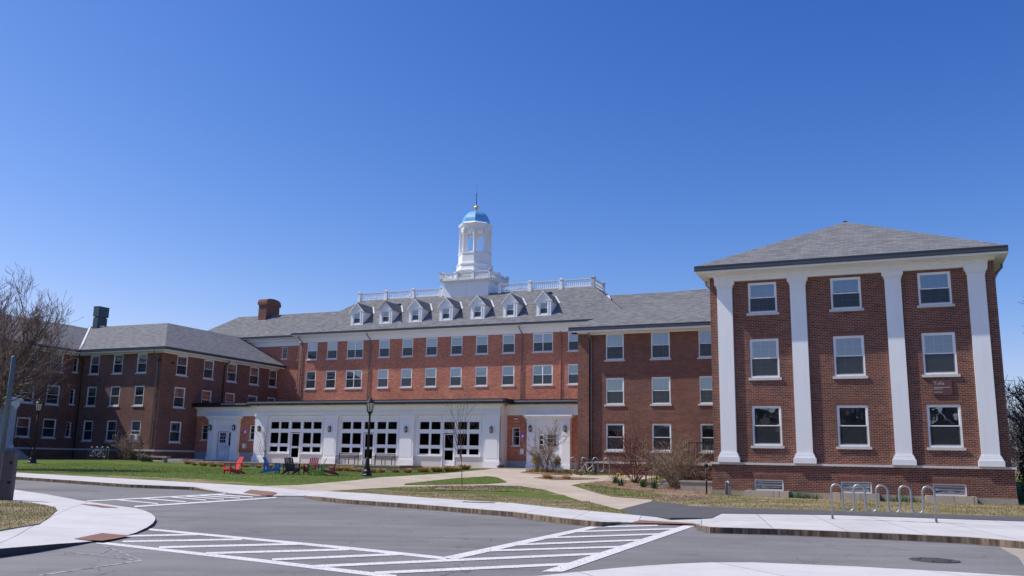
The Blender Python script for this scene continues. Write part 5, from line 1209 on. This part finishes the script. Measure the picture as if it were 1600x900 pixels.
tree('ornamental_tree',xy(-22.15,57.0),'small many-stemmed bare ornamental tree in front of the right lounge door',multistem(31,6,2.3,.75,3,.045,M['tan_twig'],4,6,.008,.4))
def shrub(name,p,label,ms,cat='shrub',grp=None):
    e=empty(name,(p[0],p[1],gz(*p)),0,label,cat,grp); ms[0].build('stems',e)
    if ms[1].f: ms[1].build('twigs',e)
    return e
shrub('bare_shrub',xy(-10.55,44.6),'largest tan brown leafless shrub right of centre before the brick wing',multistem(41,24,1.85,1.15,2,.022,M['tan_twig'],5,7,.008,.3))
shrub('bare_shrub',xy(-9.6,45.6-1.3),'lower tangled brown shrub against the landing by the pavilion',multistem(42,14,1.1,1.2,2,.02,M['tan_twig'],5,6,.008,.2))
shrub('bare_shrub',xy(-13.2,47.4),'reddish maroon leafless shrub left of the big tan shrub',multistem(43,20,1.95,1.0,2,.02,M['red_twig'],4,6,.008,.3))
shrub('bare_shrub',xy(-61.9,58.5),'thin bare shrub against the sunlit brick corner at left',multistem(44,12,1.7,.9,2,.025,M['tan_twig'],4,5,.012,.3))
shrub('bare_shrub',xy(-63.5,58.8),'thin bare shrub in front of the lower windows of the left wing',multistem(45,10,1.4,.9,2,.025,M['twig'],4,5,.012,.3))
def leafclump(seed,rx,rz,n,s,mat,z0=0.,holes=.0):
    rd=random.Random(seed); mb=MB()
    lob=[(rd.uniform(-.6,.6)*rx,rd.uniform(-.5,.5)*rx,rd.uniform(.35,.75)*rz,rd.uniform(.35,.6)) for _ in range(9)]
    for i in range(n):
        l=rd.choice(lob); d=Vector((rd.gauss(0,1),rd.gauss(0,1),rd.gauss(0,.8))).normalized(); q=rd.uniform(.6,1)
        c=Vector((l[0]+d.x*rx*l[3]*q,l[1]+d.y*rx*l[3]*q,max(.03,l[2]+d.z*rz*l[3]*q)))+Vector((0,0,z0))
        a=Vector((rd.gauss(0,1),rd.gauss(0,1),rd.gauss(0,1))).normalized(); b=a.cross(Vector((rd.gauss(0,1),rd.gauss(0,1),rd.gauss(0,1)))).normalized(); ss_=s*rd.uniform(.6,1.3)
        mb.face([c-a*ss_,c+b*ss_*.45,c+a*ss_,c-b*ss_*.45],mat)
    return mb
def leafy(name,p,label,seed,rx,rz,n,s,mat,z0=0,grp=None,cat='shrub'):
    e=empty(name,(p[0],p[1],gz(*p)),0,label,cat,grp)
    st=MB(); rd=random.Random(seed)
    for i in range(7): an=rd.uniform(0,6.28); st.tube([(0,0,-.05),(rx*.3*math.cos(an),rx*.3*math.sin(an),z0+rz*.3),(rx*.6*math.cos(an),rx*.6*math.sin(an),z0+rz*.75)],[.02,.014,.007],M['bark'],4)
    st.build('stems',e); leafclump(seed,rx,rz,n,s,mat,z0).build('foliage',e); return e
leafy('leafy_shrub',xy(-23.0,57.6),'small yellow-green leafy shrub left of the ornamental tree stem',51,.55,.75,900,.05,M['leafy'],.35)
leafy('leafy_shrub',xy(-21.75,57.5),'small yellow-green leafy shrub right of the ornamental tree stem',52,.5,.75,800,.05,M['leafy'],.35)
leafy('evergreen_shrub',xy(-57.3,56.0),'low dark green clipped shrub beside the stone slab bench',53,.75,.42,1500,.045,M['evergreen'])
leafy('evergreen_shrub',xy(-60.6,58.0),'low dark shrub by the grey bicycle at the left wing corner',54,.5,.5,900,.045,M['evergreen'])
leafy('evergreen_shrub',xy(-30.9,60.6) if False else xy(-28.3,63.3),'tiny dark shrub at the foot of the right end of the white lounge',55,.35,.25,400,.04,M['evergreen'])
def tuft(seed,r,h,n,mat,mat2=None):
    rd=random.Random(seed); mb=MB()
    for i in range(n):
        an=rd.uniform(0,6.283); rr_=r*rd.random()**.6; x,y=rr_*.5*math.cos(an),rr_*.5*math.sin(an); hh=h*rd.uniform(.6,1.1); ox,oy=rr_*math.cos(an),rr_*math.sin(an)
        w_=.014; px,py=-math.sin(an)*w_,math.cos(an)*w_
        m_=mat if (mat2 is None or rd.random()<.7) else mat2
        mb.face([(x-px,y-py,-.02),(x+px,y+py,-.02),(x+ox*.6+px*.8,y+oy*.6+py*.8,hh*.75),(x+ox*.6-px*.8,y+oy*.6-py*.8,hh*.75)],m_); mb.face([(x+ox*.6-px*.8,y+oy*.6-py*.8,hh*.75),(x+ox*.6+px*.8,y+oy*.6+py*.8,hh*.75),(x+ox*1.25,y+oy*1.25,hh*rd.uniform(.5,1))],m_)
    return mb
tm=[tuft(60+i,.34,.33,240,M['dry']).data('ornamental_grass') for i in range(4)]
ym=[tuft(70+i,.45,.32,280,M['dry'],M['leafy']).data('ornamental_grass') for i in range(3)]
wh=['left of the coral chair','near the coral chair','behind the blue chair','behind the maroon chairs','below the benches','right of the street lamp','near the young tree']
for i,p in enumerate(TUFTS):
    u=p[0]*EU[0]+p[1]*EU[1]; v=p[0]*EV[0]+p[1]*EV[1]
    yel=(18<=i<=24)
    me=(ym[i%3] if yel else tm[i%4]); o=bpy.data.objects.new('ornamental_grass',me); C.objects.link(o)
    if i>=23 and i<25: 
        pp=xy(-30.2+.9*(i-23),58.6)
    else: pp=p
    if i<=17 and v<57: pp=(p[0],p[1])
    o.location=(pp[0],pp[1],gz(*pp)); o.rotation_euler[2]=i*1.3; s_=rnd.uniform(.8,1.25); o.scale=(s_,s_,s_*rnd.uniform(.8,1.05))
    if i<9: lb,g='clump of dry tan ornamental grass in the row left of the adirondack chair group','dry grass clumps left'
    elif i<18: lb,g='clump of dry tan ornamental grass in the row below the lounge benches','dry grass clumps below the benches'
    elif i<25: lb,g='clump of yellowish ornamental grass between the terrace and the concrete path','yellow grass clumps by the path'
    else: lb,g='clump of dry grass in the narrow bed before the right lounge door','grass clumps in the narrow bed'
    tag(o,lb,'ornamental grass',g)
# ground cover in the bed by the rack
rd=random.Random(9); mb=MB()
for i in range(1500):
    u=rd.uniform(-23.6,-19.2); v=rd.uniform(56.9,58.4)+.0; x,y=xy(u,v); z=gz(x,y)+.02; h=rd.uniform(.1,.32); a=rd.uniform(0,6.28); dx,dy=.02*math.cos(a),.02*math.sin(a)
    mb.face([(x-dx,y-dy,z),(x+dx,y+dy,z),(x+rd.uniform(-.1,.1),y+rd.uniform(-.1,.1),z+h)],M['leafy'] if rd.random()<.75 else M['dry'])
o=mb.build('ground_cover'); tag(o,'yellow-green ground cover in the bed behind the grey rack','ground cover',None,'stuff')
# daffodils
def daff(p,label,yel,seed):
    e=empty('daffodil_clump',(p[0],p[1],gz(*p)+.02),0,label,'flowers'); rd=random.Random(seed); mb=MB()
    for i in range(110):
        an=rd.uniform(0,6.28); r=rd.uniform(0,.16); x,y=r*math.cos(an),r*math.sin(an); h=rd.uniform(.2,.42); px,py=-.012*math.sin(an),.012*math.cos(an)
        mb.face([(x-px,y-py,0),(x+px,y+py,0),(x*1.9+px*.5,y*1.9+py*.5,h),(x*1.9-px*.5,y*1.9-py*.5,h)],M['daff'])
    mb.build('leaves',e)
    if yel:
        mb=MB()
        for i in range(yel): an=rd.uniform(0,6.28); r=rd.uniform(.05,.3); x,y,z=r*math.cos(an),r*math.sin(an),rd.uniform(.3,.5); mb.lathe([(.045,z),(.02,z+.02),(.028,z+.05)],M['yellow'],6,(x,y)); 
        mb.build('blooms',e)
daff(PTS['daff1'],'daffodil clump with orange yellow blooms furthest left in the right-hand bed',8,1)
daff(PTS['daff2'],'daffodil clump with yellow blooms and tall green leaves at the edge of the grass',6,2)
daff(PTS['daff3'],'plain green daffodil leaves with no blooms in front of the maroon shrub',0,3)
daff(PTS['daff4'],'broad clump of green daffodil leaves beside the big tan shrub',2,4)
for i,(u,v,l) in enumerate([(-6.6+2.6,41.2,'bright green weeds between the first and second window wells of the pavilion'),(-.2+.2,41.2,'bright green weeds between the second and third window wells of the pavilion')]):
    rd=random.Random(90+i); mb=MB(); p=xy(u,v)
    for k_ in range(320):
        x=rd.gauss(0,.42); y=rd.gauss(0,.12); h=rd.uniform(.12,.42)*math.exp(-x*x); a=rd.uniform(0,6.28); dx,dy=.012*math.cos(a),.012*math.sin(a); mb.face([(x-dx,y-dy,0),(x+dx,y+dy,0),(x+rd.gauss(0,.08),y+rd.gauss(0,.08),h)],M['daff'])
    o=mb.build('weed_clump',None,(0,0,0),(p[0],p[1],gz(*p))); o.rotation_euler[2]=A; tag(o,l,'weeds',None,'stuff')
# trees beyond the pavilion
def at(u,v): return xy(u,v)
for i,(u,v,h,sd,l) in enumerate([(9.8,52,4.2,81,'tall bare tree behind the right corner of the pavilion'),(14.5,58,4.6,82,'bare tree furthest behind the pavilion at the right edge'),(7.6,49.5,2.6,83,'low dense bare tree close behind the pavilion corner')]):
    tree('bare_tree',at(u,v),l,branch_tree(sd,None,h,1.1,4,.2,M['wood'],M['bark'],.25,13,7,.85,.16,.4,minr=.011,crown=(h*2.3,h*.95)))
for i,(u,v,l) in enumerate([(6.2,47.0,'dark overgrown evergreen shrub behind the right corner of the pavilion'),(8.2,50.5,'dark evergreen shrub under the bare trees at the right edge')]):
    leafy('evergreen_shrub',at(u,v),l,85+i,1.5,2.6,5000,.09,M['evergreen'])
# ================= GRASS BLADES =================
def inside(p,poly):
    c=False; x,y=p; j=len(poly)-1
    for i in range(len(poly)):
        xi,yi=poly[i]; xj,yj=poly[j]
        if (yi>y)!=(yj>y) and x<(xj-xi)*(y-yi)/(yj-yi)+xi: c=not c
        j=i
    return c
def blades(name,poly,n,h,mats,seed,dz=0,excl=(),kind='stuff',label=None,cat=None,clip=None):
    rd=random.Random(seed); mb=MB(); xs=[p[0] for p in poly]; ys=[p[1] for p in poly]; bx=clip or (min(xs),max(xs),min(ys),max(ys)); k_=0; t=0
    while k_<n and t<n*30:
        t+=1; x=rd.uniform(bx[0],bx[1]); y=rd.uniform(bx[2],bx[3])
        if not inside((x,y),poly) or any(inside((x,y),e_) for e_ in excl): continue
        if abs(x/y)>.64: continue
        z=gz(x,y)+dz; hh=h*rd.uniform(.35,1.1); a=rd.uniform(0,6.28); w_=.009; dx,dy=w_*math.cos(a),w_*math.sin(a)
        mb.face([(x-dx,y-dy,z-.01),(x+dx,y+dy,z-.01),(x+rd.gauss(0,hh*.35),y+rd.gauss(0,hh*.35),z+hh)],M[rd.choice(mats)]); k_+=1
    return tag(mb.build(name),label,cat,None,kind)
M['gb1']=simple('fresh_grass_blades',(.075,.14,.02),.9,0,.4,3); M['gb2']=simple('olive_grass_blades',(.14,.16,.045),.9,0,.4,3); M['gb3']=simple('straw_blades',(.32,.26,.13),.9,0,.3,3)
blades('lawn_grass',lawn,26000,.07,['gb1','gb1','gb2'],1,-.012,[PATH],label='short green grass of the wide lawn',cat='grass',clip=(-32,-4,44,66))
blades('lawn_grass',GRASS1,1500,.06,['gb1','gb1','gb2'],2,.02,label='green grass on the narrow island between the two paths',cat='grass')
blades('lawn_grass',DRY2,7000,.06,['gb3','gb2','gb3'],3,0,label='dry straw-coloured turf beside the sidewalk around the young tree',cat='grass')
blades('lawn_grass',GRASS2TOP,4000,.06,['gb1','gb2'],4,.01,label='green turf just behind the young tree',cat='grass')
blades('lawn_grass',DRY,14000,.07,['gb3','gb3','gb2'],5,.01,label='dry turf strip at the foot of the pavilion',cat='grass')
blades('lawn_grass',GRASS3,2500,.06,['gb1','gb2'],6,.03,label='patchy green turf in front of the brown shrubs',cat='grass')
blades('lawn_grass',PENDIRT,9000,.04,['gb3','gb3','gb2'],7,.01,label='worn dry turf at the left edge of the near sidewalk',cat='grass')
# leaf litter / stones
def litter(poly,n,seed,label,dz=.03,s=.035):
    rd=random.Random(seed); mb=MB(); xs=[p[0] for p in poly]; ys=[p[1] for p in poly]; k_=0
    while k_<n:
        x=rd.uniform(min(xs),max(xs)); y=rd.uniform(min(ys),max(ys))
        if not inside((x,y),poly): k_+=.05; continue
        k_+=1; z=gz(x,y)+dz; a=Vector((rd.gauss(0,1),rd.gauss(0,1),rd.gauss(0,.4))).normalized()*s; b=a.cross(Vector((rd.gauss(0,.3),rd.gauss(0,.3),1))).normalized()*s*.6; c=Vector((x,y,z+.015))
        mb.face([c-a,c+b,c+a,c-b],M[rd.choice(['dry','wood','mulch','tan_twig'])])
    tag(mb.build('leaf_litter'),label,'leaf litter',None,'stuff')
litter(BED3,3500,1,'brown leaf litter under the bare shrubs'); litter(BED1,1200,2,'brown leaf litter around the ornamental tree'); litter(BED2,700,3,'dry litter in the narrow bed'); litter(MULCH,900,4,'wood chips around the young tree')
litter(DRY,900,5,'scattered dead leaves along the foot of the pavilion')

# unseen woodland added behind the camera, sized to darken reflections in the lower panes
rd=random.Random(77); mb=MB(); LB=[(55,-28),(-55,-38),(-118,-14),(-135,45)]
for i in range(28000):
    t=rd.random()*3; k_=int(t); f=t-k_; x=LB[k_][0]*(1-f)+LB[k_+1][0]*f+rd.uniform(-4,4); y=LB[k_][1]*(1-f)+LB[k_+1][1]*f-rd.uniform(0,8); z=rd.triangular(0,11.5+1.2*math.sin(t*9)+.8*math.sin(t*31),4); s_=rd.uniform(.35,.85)
    a=Vector((rd.gauss(0,1),rd.gauss(0,1),rd.gauss(0,1))).normalized()*s_; b=a.cross(Vector((.3,1,.2))).normalized()*s_*.8; c=Vector((x,y,z)); mb.face([c-a,c+b,c+a,c-b],M['bark'] if i%3 else M['evergreen'])
tag(mb.build('far_woodland'),'unseen dark woodland behind the viewpoint, added to darken the window reflections','woodland',None,'stuff')
rd=random.Random(78); mb=MB()
for i in range(26000):
    x=rd.uniform(30,72); y=rd.uniform(62,74)+.25*x; z=rd.triangular(0,8.5,2.5)+.6; s_=rd.uniform(.3,.9)
    a=Vector((rd.gauss(0,.7),rd.gauss(0,.4),rd.gauss(.6,.6))).normalized()*s_; b=a.cross(Vector((0,1,.2))).normalized()*rd.uniform(.012,.03); c=Vector((x,y,z)); mb.face([c-a,c+b,c+a,c-b],M['wood'] if i%3 else M['twig'])
tag(mb.build('far_woodland'),'distant grey-brown woodland glimpsed past the right corner of the pavilion','woodland',None,'stuff')
